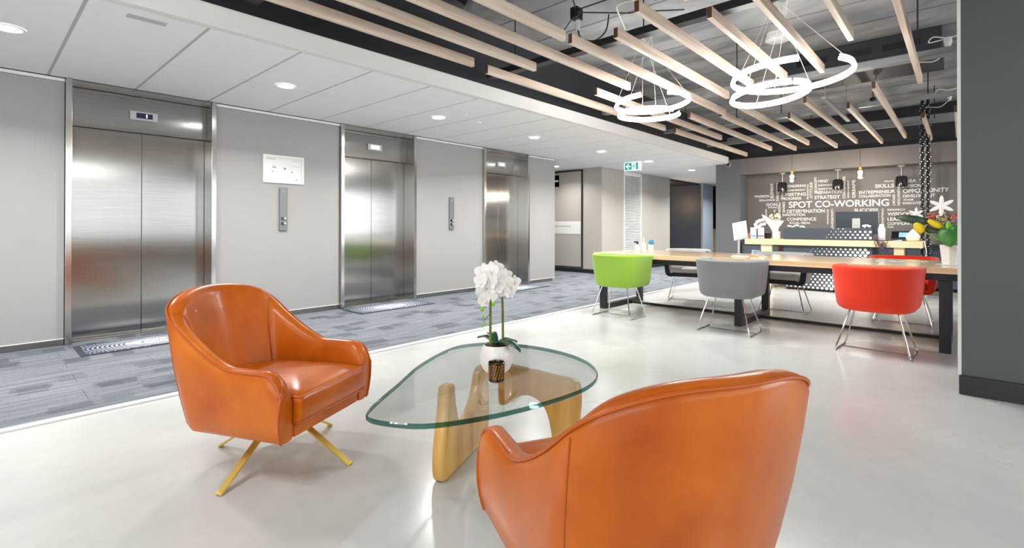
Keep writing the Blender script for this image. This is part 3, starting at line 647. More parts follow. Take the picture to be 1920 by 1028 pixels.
for P in ([(0, 0, 0.03), (-0.7, -0.35, 0.12)], [(0, 0, 0.02), (0.6, 0.7, 0.12)], [(0, 0, 0.04), (0.1, -1.3, 0.12)], [(0, 0, 0.02), (0.35, -0.4, 0.02), (0.7, -0.72, 0.06)]):
    MB().tube(fillet([P[0], tuple((Vector(P[0])+Vector(P[-1]))/2-Vector((0, 0, 0.02)))]+list(P[1:]), 0.1), 0.006, 6).build('cable', M['wire'], t, smooth=True)
MB().tube(fillet([(0.02, 0, -0.12), (0.02, -0.02, -0.22), (0.1, -0.12, -0.26), (0.2, -0.2, -0.16), (0.2, -0.22, 0.0)], 0.08), 0.007, 7).build('loop', M['wire'], t, smooth=True)
t = thing('cable_clip', 'small black cable clip where two ceiling cables cross near the batten ends', 'cable clip', (4.0, 1.95, 3.10))
MB().box((-0.03, -0.03, -0.03), (0.03, 0.03, 0.03)).build('block', M['wire'], t, bevel=0.008)
MB().tube([(0, 0, 0), (-0.3, 0.42, 0.02)], 0.006, 6).build('cable', M['wire'], t); MB().tube([(0, 0, 0), (0.3, -0.9, 0.06)], 0.006, 6).build('cable', M['wire'], t)
MB().tube(fillet([(0, 0, 0), (-0.2, 0.3, -0.05), (0.25, 0.45, -0.1)], 0.1), 0.006, 6).build('white_cable', M['wirew'], t)
for (x, y, z, s, lab) in ((6.6, 0.10, 2.96, 1.0, 'white ceiling connector with looped cable beside the column top'), (9.0, 0.12, 2.93, 0.8, 'white ceiling connector on a drooping cable further back near the cable chain')):
    t = thing('ceiling_connector', lab, 'connector', (x, y, z))
    MB().lathe([(0.025*s, 0.04), (0.035*s, 0.0), (0.022*s, -0.05), (0.03*s, -0.06), (0.014*s, -0.11)], n=12).build('plug', M['offwhite'], t, smooth=True)
    MB().tube(fillet([(0, 0, 0.03), (-0.06, 0.12, 0.06), (-0.05, 0.16, 0.0), (0, 0, 0.03), (0.2, -0.2, 0.12), (0.3, -0.6, 0.2)], 0.05), 0.006, 6).build('cable', M['wirew'], t, smooth=True)
    MB().tube(fillet([(0, 0, -0.1), (-0.05, 0.1, -0.2), (-0.02, 0.25, -0.16)], 0.05), 0.005, 6).build('tail', M['wirew'], t, smooth=True)
# ================================================================ LEATHER SWIVEL ARMCHAIRS
def arm_plan(b, xf, xs, xb, p, nf=14, nb=44):
    P = []
    for i in range(nf): P.append((xf+(xs-xf)*i/nf, b))
    for i in range(nb+1):
        t = PI*i/nb; c, s = math.cos(t), math.sin(t)
        P.append((xs-(xs-xb)*abs(s)**(2/p), b*(1 if c >= 0 else -1)*abs(c)**(2/p)))
    for i in range(1, nf+1): P.append((xs+(xf-xs)*i/nf, -b))
    return P
def resample(P, n):
    d = [0.0]
    for i in range(1, len(P)): d.append(d[-1]+math.dist(P[i], P[i-1]))
    out = []; j = 0
    for i in range(n):
        t = d[-1]*i/(n-1)
        while j < len(P)-2 and d[j+1] < t: j += 1
        k = (t-d[j])/max(1e-9, d[j+1]-d[j]); out.append(tuple(a+(b-a)*k for a, b in zip(P[j], P[j+1])))
    return out
def normals(P):
    N = []
    for i in range(len(P)):
        a = P[max(0, i-1)]; b = P[min(len(P)-1, i+1)]
        t = (b[0]-a[0], b[1]-a[1]); l = math.hypot(*t) or 1
        N.append((t[1]/l*-1*-1, -t[0]/l))   # rotate so that it points outwards for this winding
    return N
def armchair(label, loc, rz):
    t = thing('swivel_armchair', label, 'armchair', loc, rz, 'pair of tan leather swivel armchairs')
    n = 97
    TOP = resample(arm_plan(0.321, 0.270, -0.359, -0.492, 1.339), n)
    for _k in range(9): TOP = [TOP[0]]+[tuple((TOP[i-1][q]+2*TOP[i][q]+TOP[i+1][q])/4 for q in (0, 1)) for i in range(1, n-1)]+[TOP[-1]]
    BOT = resample(arm_plan(0.305, 0.258, -0.20, -0.365, 1.7), n)
    def height(x, y):
        h = 0.492+0.304*sstep((0.028-x)/(0.028+0.499))
        h -= 0.031*min(1.0, abs(y)/0.321)**2.5*sstep((-0.05-x)/0.25)
        if x > 0.18: h -= 0.10*(1-math.sqrt(max(0.0, 1-((x-0.18)/0.0905)**2)))
        return h
    NO = []
    for i in range(n):
        a = TOP[max(0, i-2)]; b = TOP[min(n-1, i+2)]
        tx, ty = b[0]-a[0], b[1]-a[1]; l = math.hypot(tx, ty)
        NO.append((ty/l*-1, tx/l))      # inward/outward fixed below
    # outward check: first point is on +y side, its outward normal must have +y
    if NO[0][1] < 0: NO = [(-a, -b) for a, b in NO]
    S = []
    zb = 0.205
    for i in range(n):
        (rx, ry), (bx, by), (ox, oy) = TOP[i], BOT[i], NO[i]
        h = height(rx, ry); back = sstep((-0.05-rx)/0.35)
        thick = 0.070+0.010*back
        sec = []
        sec.append((bx-ox*0.035, by-oy*0.035, zb))
        sec.append((bx-ox*0.006, by-oy*0.006, zb+0.006))
        for q in (0.06, 0.3, 0.55, 0.8, 0.97):
            bul = 0.012*math.sin(PI*q)
            sec.append((bx+(rx-bx)*q+ox*bul, by+(ry-by)*q+oy*bul, zb+(h-0.006-zb)*q))
        sec.append((rx-ox*0.008, ry-oy*0.008, h-0.004))
        for (dd, dz) in ((0.022, 0.006), (0.045, 0.008), (0.068, 0.003), (0.085, -0.012), (0.095, -0.035)):
            k = thick/0.095
            sec.append((rx-ox*dd*k, ry-oy*dd*k, h+dz))
        # inner face down to below the cushion
        ib = (bx-ox*(0.066+0.05*back), by-oy*(0.066+0.05*back)); it = (rx-ox*thick*1.02, ry-oy*thick*1.02)
        for q in (0.3, 0.65, 1.0):
            sec.append((it[0]+(ib[0]-it[0])*q, it[1]+(ib[1]-it[1])*q, (h-0.035)+(0.26-(h-0.035))*q))
        sec.append((ib[0], ib[1], zb+0.004))
        S.append(sec)
    m = MB(); m.rings(S, True, True, True)
    shell = m.build('shell', M['leather'], t, smooth=True, ang=50)
    # piping round the rim and down the arm fronts, and the side seams
    P = [Vector(S[0][1])+Vector((0.002, 0, 0))]+[Vector(S[0][j])+Vector((0.002, 0, 0)) for j in range(2, 7)]
    P += [Vector(S[i][7])+Vector((NO[i][0]*0.004, NO[i][1]*0.004, 0.002)) for i in range(n)]
    P += [Vector(S[-1][j])+Vector((0.002, 0, 0)) for j in range(6, 0, -1)]
    MB().tube(P, 0.0045, 7).build('piping', M['piping'], shell, smooth=True)
    for i in (30, n-31):
        q = [Vector(S[i][j])+Vector((NO[i][0]*0.0005, NO[i][1]*0.0005, 0)) for j in range(1, 7)]
        MB().tube(q, 0.0022, 5).build('seam', M['piping'], shell, smooth=True)
        q = [Vector(S[i][j])-Vector((NO[i][0]*0.0003, NO[i][1]*0.0003, 0)) for j in range(8, 15)]
        MB().tube(q, 0.0022, 5).build('seam', M['piping'], shell, smooth=True)
    # seat base with front rail
    inner = [(b[0]-o[0]*0.085, b[1]-o[1]*0.085) for b, o in zip(BOT, NO)]
    MB().prism(inner, 0.212, 0.262).build('seat_base', M['leather'], t, smooth=True, ang=50)
    MB().box((0.17, -0.245, 0.207), (0.252, 0.245, 0.276)).build('front_rail', M['leather'], t, bevel=0.012, seg=3)
    # loose seat cushion: box shape, crowned, rounded towards the back, a lip of piping
    def cushion():
        out = []
        xs = [0.285, 0.282, 0.27]
        for k, (z, ins) in enumerate(((0.268, 0.014), (0.278, 0.003), (0.32, 0.0), (0.36, 0.0), (0.385, 0.003), (0.393, 0.013), (0.405, 0.05), (0.416, 0.12), (0.421, 0.18))):
            ring = []
            w = 0.238-ins; xf = 0.298-ins*1.0; xb = -0.30+ins
            bl = 0.010*(1 if 2 <= k <= 3 else 0)
            for i in range(12): ring.append((xf+bl, -w+2*w*i/12, z))
            for i in range(8): ring.append((xf-(xf+0.05)*i/8, w, z))
            for i in range(24):
                a = PI*i/24; ring.append((-0.05-(0.05*-1+abs(xb)-0.0)*abs(math.sin(a))**0.9*0.98 if False else -0.05+(xb+0.05)*abs(math.sin(a))**0.85, w*math.cos(a), z))
            for i in range(8): ring.append((-0.05+(xf+0.05)*i/8, -w, z))
            out.append(ring)
        return out
    R = cushion()
    cu = MB().rings(R).build('seat_cushion', M['leather'], t, smooth=True, ang=60)
    for k in (1, 4):
        MB().tube([Vector(p)*1.0 for p in R[k]], 0.0038, 6, closed=True).build('piping', M['piping'], cu, smooth=True)
    # swivel column and four flat brass legs
    MB().lathe([(0.12, 0.188), (0.12, 0.207), (0.03, 0.207)], n=24).build('swivel_plate', M['brass'], t, smooth=True)
    return t
def armchair_legs(t, ang):
    for k in range(4):
        a = ang+k*PI/2
        c, s = math.cos(a), math.sin(a)
        m = MB()
        def P(r, w, z): return (c*r-s*w, s*r+c*w, z)
        hw = 0.0185
        vs = [P(0.02, -hw, 0.192), P(0.02, hw, 0.192), P(0.075, hw, 0.190), P(0.075, -hw, 0.190), P(0.366, -hw*0.8, 0.004), P(0.366, hw*0.8, 0.004)]
        up = [P(0.02, -hw, 0.200), P(0.02, hw, 0.200), P(0.078, hw, 0.198), P(0.078, -hw, 0.198), P(0.372, -hw*0.8, 0.012), P(0.372, hw*0.8, 0.012)]
        m.add(vs+up, [(0, 1, 2, 3), (3, 2, 5, 4), (9, 8, 7, 6), (10, 11, 8, 9), (0, 3, 9, 6), (3, 4, 10, 9), (2, 1, 7, 8), (5, 2, 8, 11), (1, 0, 6, 7), (4, 5, 11, 10)])
        m.v = [(x, y, z-0.004) for x, y, z in m.v]
        m.build('leg', M['brass'], t, bevel=0.0015, seg=1)
ch1 = armchair('tan leather swivel armchair on brass legs at the left, its seat turned towards the viewer', (1.008, 2.402, 0), rad(-64.56))
armchair_legs(ch1, rad(27.2+64.56))
ch2 = armchair('tan leather swivel armchair in the right foreground, its tall back turned to the viewer', (1.235, 0.732, 0), rad(62.72))
armchair_legs(ch2, rad(20))

# ================================================================ GLASS COFFEE TABLE
ct_o = thing('coffee_table', 'rounded triangular glass coffee table on a carved honey wood base between the armchairs', 'coffee table', (1.65, 1.62, 0))
OUT = [(0.952, 1.56), (0.975, 1.475), (1.05, 1.365), (1.19, 1.285), (1.37, 1.222), (1.60, 1.178), (1.78, 1.178), (1.93, 1.230), (2.05, 1.330), (2.13, 1.47), (2.165, 1.64), (2.155, 1.80), (2.105, 1.95), (2.02, 2.06), (1.90, 2.118), (1.77, 2.10), (1.62, 2.04), (1.44, 1.945), (1.25, 1.81), (1.08, 1.695), (0.985, 1.62)]
def catmull(P, k):
    out = []; n = len(P)
    for i in range(n):
        p0, p1, p2, p3 = P[i-1], P[i], P[(i+1) % n], P[(i+2) % n]
        for j in range(k):
            t = j/k
            out.append(tuple(0.5*((2*b)+(-a+c)*t+(2*a-5*b+4*c-d)*t*t+(-a+3*b-3*c+d)*t**3) for a, b, c, d in zip(p0, p1, p2, p3)))
    return out
poly = [(x-1.65, y-1.62) for x, y in catmull(OUT, 5)]
g = MB(); n = len(poly)
cx = sum(p[0] for p in poly)/n; cy = sum(p[1] for p in poly)/n
def inset(d): return [(cx+(x-cx)*(1-d/math.hypot(x-cx, y-cy)), cy+(y-cy)*(1-d/math.hypot(x-cx, y-cy))) for x, y in poly]
i1 = inset(0.004)
lo0 = [(x, y, 0.400) for x, y in i1]; lo1 = [(x, y, 0.404) for x, y in poly]; hi1 = [(x, y, 0.415) for x, y in poly]; hi0 = [(x, y, 0.419) for x, y in i1]
g.add(hi0, [tuple(range(n))], 0); g.add(lo0, [tuple(reversed(range(n)))], 0)
g.rings([lo0, lo1, hi1, hi0], False, False, True, 1)
g.build('glass_top', [M['glass'], M['glassedge']], ct_o, smooth=True, weld=True, ang=28)
def profile_slab(name, o, d, prof, th, mt):
    # prof: (u, z) closed outline extruded sideways by th with rounded edges; o origin, d direction in plan
    d = Vector((d[0], d[1], 0)).normalized(); s = Vector((-d.y, d.x, 0))
    n = len(prof); R = []
    cxx = sum(p[0] for p in prof)/n; czz = sum(p[1] for p in prof)/n
    nr = []
    for i in range(n):
        a, b = prof[i-1], prof[(i+1) % n]; tx, tz = b[0]-a[0], b[1]-a[1]; l = math.hypot(tx, tz) or 1; nr.append((tz/l, -tx/l))
    area = sum(prof[i-1][0]*prof[i][1]-prof[i][0]*prof[i-1][1] for i in range(n))
    sg = 1 if area > 0 else -1
    for (off, ins) in ((-th/2, 0.012), (-th/2+0.004, 0.005), (-th/2+0.012, 0.0), (th/2-0.012, 0.0), (th/2-0.004, 0.005), (th/2, 0.012)):
        R.append([Vector((o[0], o[1], 0))+d*(p[0]-sg*nr[i][0]*ins)+s*off+Vector((0, 0, p[1]-sg*nr[i][1]*ins)) for i, p in enumerate(prof)])
    return MB().rings(R).build(name, mt, ct_o, smooth=True, ang=55)
def closed_curve(P, k=4): return catmull(P, k)
PA = [(0.00, 0.10), (0.005, 0.03), (0.03, 0.002), (0.12, 0.001), (0.26, 0.001), (0.40, 0.001), (0.435, 0.02), (0.455, 0.10), (0.452, 0.22), (0.448, 0.33), (0.435, 0.372), (0.40, 0.378), (0.37, 0.35), (0.345, 0.29), (0.30, 0.225), (0.245, 0.188), (0.19, 0.185), (0.15, 0.21), (0.128, 0.27), (0.112, 0.34), (0.108, 0.385), (0.095, 0.3985), (0.060, 0.3985), (0.048, 0.385), (0.035, 0.30), (0.012, 0.19)]
profile_slab('base_fin', (1.335-1.65, 1.648-1.62), (0.92, 0.39), closed_curve([(u*1.16, z) for u, z in PA]), 0.058, M['basewood'])
PB = [(0.00, 0.30), (0.004, 0.37), (0.03, 0.397), (0.12, 0.3985), (0.26, 0.3985), (0.40, 0.3985), (0.46, 0.396), (0.475, 0.35), (0.475, 0.25), (0.47, 0.20), (0.445, 0.19), (0.40, 0.215), (0.345, 0.255), (0.28, 0.275), (0.215, 0.262), (0.17, 0.215), (0.145, 0.13), (0.132, 0.05), (0.115, 0.004), (0.075, 0.001), (0.05, 0.012), (0.035, 0.09), (0.012, 0.20)]
profile_slab('base_fin', (1.858-1.65, 1.278-1.62), (-0.045, 1.0), closed_curve(PB), 0.058, M['basewood'])
for (x, y) in ((0.085, 0.19),):
    MB().lathe([(0.014, 0.15), (0.014, 0.36)], (x-0.01, y-0.0, 0), 12).build('pivot_pin', M['brass'], ct_o, smooth=True)

# ---- orchid in a white bowl pot, and the candle
def petal_mesh(mb, c, nrm, up, l, w, mi=0, cup=0.25):
    nrm = Vector(nrm).normalized(); up = Vector(up); up = (up-nrm*up.dot(nrm)).normalized(); sd = nrm.cross(up); G = []
    for i in range(5):
        t = i/4; ww = w*math.sin(PI*(0.12+0.80*t))**0.8; row = []
        for j in range(4):
            s = (j/3-0.5)*2
            row.append(Vector(c)+up*(l*t)+sd*(ww*s*0.5)+nrm*(cup*l*(t*t*0.5-0.25*s*s)))
        G.append(row)
    mb.grid(G, mi)
def blossom(parent, c, face, size, name='blossom', pet='petal', lip='petalpink'):
    mb = MB(); face = Vector(face).normalized()
    r = Vector((0, 0, 1)) if abs(face.z) < 0.9 else Vector((1, 0, 0))
    u = (r-face*r.dot(face)).normalized(); s = face.cross(u)
    for k, (a, l, w) in enumerate(((0, 1, 0.75), (80, 1.05, 1.15), (-80, 1.05, 1.15), (145, 0.95, 0.7), (-145, 0.95, 0.7))):
        d = u*math.cos(rad(a))+s*math.sin(rad(a))
        petal_mesh(mb, Vector(c)+face*(0.002 if k in (1, 2) else 0), face, d, size*l*0.5, size*w*0.5)
    petal_mesh(mb, Vector(c)+face*0.004, face, -u, size*0.22, size*0.16, 1, 0.9)
    return mb.build(name, [M[pet], M[lip]], parent, smooth=True, recalc=False)
op = thing('potted_orchid', 'white orchid with two bare stems in a white bowl pot on the glass table', 'plant', (1.664, 1.617, 0.420))
MB().lathe([(0.052, 0.0), (0.064, 0.012), (0.076, 0.045), (0.078, 0.075), (0.070, 0.108), (0.060, 0.124), (0.057, 0.124), (0.058, 0.112)], n=40, caps=True).build('pot', M['ceramic'], op, smooth=True)
MB().lathe([(0.057, 0.1128), (0.03, 0.118), (0.005, 0.119)], n=20).build('bark', M['soil'], op, smooth=True)
vr = Vector((0.674, -0.739, 0)); vd = Vector((0.739, 0.674, 0))   # along the table edge and away from the viewer's side
def ow(a, d, z): return tuple(vr*a+vd*d+Vector((0, 0, z)))
MB().tube([ow(-0.027, -0.02, 0.11), ow(-0.027, -0.02, 0.3), ow(-0.024, -0.02, 0.436)], [0.0062, 0.0058, 0.005], 9).build('stem', M['stem'], op, smooth=True)
MB().tube([ow(0.031, 0.03, 0.11), ow(0.029, 0.03, 0.3), ow(0.024, 0.03, 0.385)], [0.0062, 0.0058, 0.005], 9).build('stem', M['stem'], op, smooth=True)
MB().tube([ow(-0.027, -0.02, 0.27), ow(-0.045, -0.03, 0.256), ow(-0.06, -0.03, 0.235)], 0.0022, 6).build('side_stem', M['stem'], op, smooth=True)
MB().tube([ow(-0.024, -0.02, 0.40), ow(-0.05, -0.02, 0.43), ow(-0.03, 0.0, 0.44), ow(0.02, 0.0, 0.42), ow(0.06, 0.02, 0.41)], 0.0022, 6).build('side_stem', M['stem'], op, smooth=True)
for (a, d, z, r) in ((-0.06, -0.03, 0.262, 0.007), (-0.052, -0.03, 0.228, 0.0055), (-0.063, -0.03, 0.215, 0.0055), (-0.066, -0.02, 0.292, 0.009), (-0.012, -0.03, 0.318, 0.009), (0.075, 0.0, 0.435, 0.007)):
    MB().sphere(ow(a, d, z), r, 10, 6, sc=(1, 1, 1.25)).build('bud', M['lime_g'], op, smooth=True)
fl = [(-0.025, -0.045, 0.475, 0.075), (-0.06, -0.02, 0.465, 0.075), (-0.005, -0.02, 0.485, 0.07), (-0.07, -0.04, 0.425, 0.075), (-0.035, -0.05, 0.43, 0.085), (0.012, -0.04, 0.45, 0.08), (-0.06, -0.03, 0.375, 0.075), (-0.035, -0.03, 0.35, 0.075), (-0.055, 0.0, 0.325, 0.06), (0.0, -0.03, 0.40, 0.075), (0.04, -0.02, 0.42, 0.075), (0.068, 0.0, 0.40, 0.07), (0.035, -0.02, 0.375, 0.065), (0.085, 0.01, 0.415, 0.06), (0.06, -0.01, 0.365, 0.05), (0.045, 0.02, 0.45, 0.055)]
rr = random.Random(3)
for (a, d, z, s) in fl:
    fdir = -vd*0.8+vr*rr.uniform(-0.7, 0.7)+Vector((0, 0, rr.uniform(-0.35, 0.5)))
    blossom(op, ow(a, d, z), fdir, s*1.12, lip='petal' if a < 0.06 else 'petalpink')
def leaf_blade(mb, base, d, l, w, rise, droop, n=9, fold=0.15, mi=0):
    d = Vector(d).normalized(); sd = Vector((0, 0, 1)).cross(d).normalized(); G = []
    for i in range(n):
        t = i/(n-1); ww = w*math.sin(PI*min(0.97, 0.10+0.88*t))**0.7
        c = Vector(base)+d*(l*t)+Vector((0, 0, rise*math.sin(PI*0.5*min(1, t*1.6))-droop*t*t)); row = []
        for j in range(5):
            s = (j/4-0.5)*2; row.append(c+sd*(ww*0.5*s)+Vector((0, 0, fold*w*abs(s))))
        G.append(row)
    mb.grid(G, mi); return mb
def leafpart(parent, name, m, *a, **k):
    o = leaf_blade(MB(), *a, **k).build(name, M[m], parent, smooth=True, recalc=False)
    md = o.modifiers.new('thickness', 'SOLIDIFY'); md.thickness = 0.0018; return o
leafpart(op, 'leaf', 'leaf', ow(0.0, 0, 0.118), vr*0.9-vd*0.45, 0.125, 0.075, 0.03, 0.05)
leafpart(op, 'leaf', 'leaf', ow(-0.01, 0, 0.118), -vr*0.9+vd*0.3, 0.085, 0.045, 0.04, 0.012)
leafpart(op, 'leaf', 'leaf', ow(0.0, 0.01, 0.118), vd*0.7-vr*0.35, 0.10, 0.045, 0.05, 0.02)
leafpart(op, 'leaf', 'leaf', ow(0.01, 0.01, 0.118), vr*0.7+vd*0.5, 0.11, 0.05, 0.025, 0.03)
cd = thing('scented_candle', 'dark amber glass candle with gold leaf pattern on the glass table', 'candle', (1.553, 1.508, 0.420))
MB().lathe([(0.030, 0.0), (0.0345, 0.004), (0.0365, 0.083), (0.0345, 0.085), (0.0335, 0.083), (0.0330, 0.066)], n=36).build('jar', M['amber'], cd, smooth=True)
MB().lathe([(0.0325, 0.060), (0.0325, 0.0685)], n=28).build('wax', M['wax'], cd)
lp = MB()
for k in range(18):
    a = 2*PI*k/18
    for r in range(5):
        z = 0.014+r*0.0125; aa = a+r*0.10
        for sgn in (-1, 1):
            pts = []
            for (da, dz) in ((0.0, 0.0), (sgn*0.05, 0.012), (sgn*0.095, 0.0125), (sgn*0.05, 0.0035)):
                q = aa+da; rad_ = 0.0347+0.0020*((z+dz)/0.083)+0.0004
                pts.append((rad_*math.cos(q), rad_*math.sin(q), z+dz))
            lp.add(pts, [(0, 1, 2, 3)])
lp.build('leaf_print', M['amber2'], cd)

# ================================================================ MEETING TABLE AND TUB CHAIRS
mt = thing('meeting_table', 'long oak meeting table on black steel hoop legs, lined with tub chairs', 'table', (6.2, 1.8, 0))
X0, X1 = 5.63-6.2, 6.80-6.2; Y0, Y1 = -0.15-1.8, 3.66-1.8
MB().box((X0, Y0, 0.69), (X1, Y1, 0.745)).build('tabletop', M['table'], mt, bevel=0.004)
ap = MB(); ap.box((X0+0.04, Y0+0.1, 0.63), (X0+0.09, Y1-0.08, 0.689)); ap.box((X1-0.09, Y0+0.1, 0.63), (X1-0.04, Y1-0.08, 0.689)); ap.build('apron_rail', M['black'], mt)
for y in (3.55, 1.82, 0.11):
    y -= 1.8
    for x in (X0+0.05, X1-0.12):
        MB().box((x, y-0.04, 0.0), (x+0.075, y+0.04, 0.629)).build('leg', M['black'], mt, bevel=0.004)
    MB().box((X0+0.126, y-0.04, 0.0), (X1-0.121, y+0.04, 0.065)).build('foot_bar', M['black'], mt, bevel=0.004)
MB().box((0.17, 0.151-1.8, 0.0), (0.21, 1.779-1.8, 0.03)).build('floor_rail', M['black'], mt)
MB().box((0.17, 1.861-1.8, 0.0), (0.21, 3.509-1.8, 0.03)).build('floor_rail', M['black'], mt)

def tub_chair(fab, front, label, loc, rz, inner=None):
    t = thing('tub_chair', label, 'chair', loc, rz, 'tub chairs round the meeting table')
    n = 65
    TOP = resample(arm_plan(0.320, 0.255, -0.02, -0.272, 2.35), n); BOT = resample(arm_plan(0.288, 0.245, -0.01, -0.238, 2.25), n)
    NO = []
    for i in range(n):
        a = TOP[max(0, i-2)]; b = TOP[min(n-1, i+2)]; tx, ty = b[0]-a[0], b[1]-a[1]; l = math.hypot(tx, ty); NO.append((-ty/l, tx/l))
    if NO[0][1] < 0: NO = [(-a, -b) for a, b in NO]
    S = []
    for i in range(n):
        (rx, ry), (bx, by), (ox, oy) = TOP[i], BOT[i], NO[i]
        h = 0.758-0.012*sstep((rx+0.05)/0.3)
        sec = []
        for (ins, z) in ((0.10, 0.362), (0.05, 0.366), (0.018, 0.384), (0.003, 0.412)): sec.append((bx-ox*ins, by-oy*ins, z))
        for q in (0.25, 0.5, 0.75, 0.93): sec.append((bx+(rx-bx)*q, by+(ry-by)*q, 0.412+(h-0.412)*q))
        for (dd, dz) in ((0.002, -0.014), (0.016, -0.002), (0.034, 0.001), (0.052, -0.004), (0.064, -0.022)): sec.append((rx-ox*dd, ry-oy*dd, h+dz))
        for q in (0.5, 1.0): sec.append((rx-ox*0.066+(bx-rx)*q*0.9, ry-oy*0.066+(by-ry)*q*0.9, h-0.022+(0.42-h+0.022)*q))
        sec.append((bx-ox*0.10, by-oy*0.10, 0.41))
        S.append(sec)
    m = MB(); m.rings(S, False, False, True)
    sh = m.build('shell', M[fab], t, smooth=True, ang=70)
    fe = MB()
    for sec in (S[0], S[-1]):
        fe.rings([[(x, y, z) for x, y, z in sec], [(x+0.008, y, z) for x, y, z in sec]])
    fe.box((0.215, -0.19, 0.372), (0.262, 0.19, 0.425))
    fe.build('front_trim', M[front], t, smooth=True, ang=30)
    pl = [(b[0]-o[0]*0.06, b[1]-o[1]*0.06) for b, o in zip(BOT, NO)]
    MB().prism(pl, 0.368, 0.41).build('seat_base', M[front], t)
    R = []
    for (z, ins) in ((0.411, 0.008), (0.42, 0.0), (0.465, 0.0), (0.480, 0.012), (0.488, 0.05), (0.491, 0.10)):
        R.append([((b[0]+(0.008 if abs(b[1]) > 0.27 else 0))-o[0]*(0.075+ins)-(ins if b[0] > 0.2 else 0), b[1]-o[1]*(0.075+ins), z) for b, o in zip(BOT, NO)])
    MB().rings(R).build('seat_cushion', M[inner or fab], t, smooth=True, ang=60)
    for s in (-1, 1):
        P = [(-0.10, s*0.17, 0.366), (-0.205, s*0.262, 0.008), (0.20, s*0.262, 0.008), (0.115, s*0.17, 0.366)]
        MB().tube(fillet(P, 0.045, 5), 0.0068, 8).build('sled_leg', M['chrome'], t, smooth=True)
    MB().tube([(0.02, -0.26, 0.009), (0.02, 0.26, 0.009)], 0.006, 8).build('cross_bar', M['chrome'], t, smooth=True)
    return t
tub_chair('lime', 'lime', 'lime green tub chair on a chrome sled base, its back to the viewer', (5.345, 3.107, 0), 0.0)
tub_chair('greyfab', 'greyfab', 'mid grey tub chair, back to the viewer, between the green and red ones', (5.345, 1.804, 0), 0.0)
tub_chair('redfab', 'redfab', 'orange red tub chair with its back to the viewer, nearest the dark column', (5.345, 0.560, 0), rad(-3))
tub_chair('palefab', 'darkfab', 'pale grey tub chair across the table, between the green and grey chairs', (7.17, 3.00, 0), rad(180+15))
tub_chair('palefab', 'darkfab', 'pale grey tub chair across the table, right behind the mid grey chair', (7.12, 1.70, 0), rad(180))
tub_chair('redfab', 'redfab', 'orange red tub chair across the table, mostly hidden behind the other red chair', (7.14, 0.50, 0), rad(180))

# things on the meeting table (top at 0.745)
TZ = 0.746
t = thing('spray_bottle', 'clear bottle with dark nozzle at the left end of the meeting table', 'bottle', (6.12, 3.27, TZ))
MB().lathe([(0.032, 0), (0.034, 0.01), (0.034, 0.085), (0.014, 0.105)], n=16).build('body', M['offwhite'], t, smooth=True)
n_ = MB().lathe([(0.014, 0.1055), (0.014, 0.125)], n=12); n_.box((-0.012, -0.012, 0.1255), (0.012, 0.045, 0.145)); n_.build('nozzle', M['wire'], t)
t = thing('pump_bottle', 'taller white pump bottle beside the spray bottle at the table end', 'bottle', (6.17, 3.20, TZ))
MB().lathe([(0.034, 0), (0.036, 0.01), (0.036, 0.11), (0.012, 0.13), (0.012, 0.155)], n=16).build('body', M['offwhite'], t, smooth=True)
p_ = MB().lathe([(0.005, 0.1555), (0.005, 0.18)], n=8); p_.box((-0.008, -0.008, 0.18), (0.008, 0.035, 0.19)); p_.build('pump', M['offwhite'], t)
t = thing('blue_wipe_pack', 'white tub with a crumpled blue cloth on top, at the left table end', 'tub', (6.21, 3.12, TZ))
MB().lathe([(0.036, 0), (0.038, 0.01), (0.038, 0.10), (0.034, 0.104)], n=16).build('body', M['offwhite'], t, smooth=True)
bl = MB().sphere((0.0, -0.01, 0.137), 0.036, 10, 7, sc=(1, 1.1, 0.95)); bl.v = [(x+rr.uniform(-.008, .008), y+rr.uniform(-.008, .008), z) for x, y, z in bl.v]; bl.build('cloth', M['blue'], t, smooth=True)
def sheet(label, x, y, rz, w, l, m='paper', name='paper_sheet', th=0.002):
    o = tag(MB().box((-w/2, -l/2, 0), (w/2, l/2, th)).build(name, M[m]), label, 'paper', 'papers on the meeting table'); o.location = (x, y, TZ); o.rotation_euler[2] = rz; return o
sheet('white ruled sheet on the table in front of the tablet stand', 6.08, 1.92, 0.25, 0.25, 0.19)
sheet('orange leaflet next to the white ruled sheet on the table', 6.22, 1.82, 0.4, 0.16, 0.09, 'orangeart', 'leaflet')
sheet('small white card on the table left of the red chairs', 6.15, 1.70, 0.0, 0.12, 0.09, name='card')
sheet('white card on the table directly behind the near red chair', 6.26, 0.60, 0.05, 0.14, 0.11, name='card')
sheet('slanted white sheet beside the card behind the near red chair', 6.30, 0.52, 0.6, 0.21, 0.10)
sheet('cream folded sheet on the table towards the potted plant', 6.38, 0.36, -0.5, 0.22, 0.14, 'cream', 'leaflet', 0.004)

# ---- potted flower arrangement beside the column
pp = thing('flower_arrangement', 'lilies, monstera and long leaves in a faceted white pot on the table', 'plant', (6.10, 0.085, TZ))
MB().lathe([(0.050, 0), (0.054, 0.004), (0.070, 0.175), (0.072, 0.182), (0.064, 0.182), (0.062, 0.165)], n=8).build('pot', M['ceramic'], pp)
MB().lathe([(0.061, 0.160), (0.01, 0.166)], n=8).build('soil', M['soil'], pp)
q0 = (0, 0, 0.165)
def stemp(P, r=0.004, m='strap'): return MB().tube(P, r, 7).build('stem', M[m], pp, smooth=True)
def blade(name, m, c, nrm, up, l, w, cup=0.1):
    mb = MB(); petal_mesh(mb, c, nrm, up, l, w, 0, cup); o = mb.build(name, M[m], pp, smooth=True, recalc=False)
    md = o.modifiers.new('thickness', 'SOLIDIFY'); md.thickness = 0.0018; return o
blade('long_leaf', 'strap', (0, 0.13, 0.395), (-1, 0, 0.35), (0, 1, 0.22), 0.27, 0.085)
stemp([q0, (0, 0.06, 0.30), (0, 0.15, 0.40)])
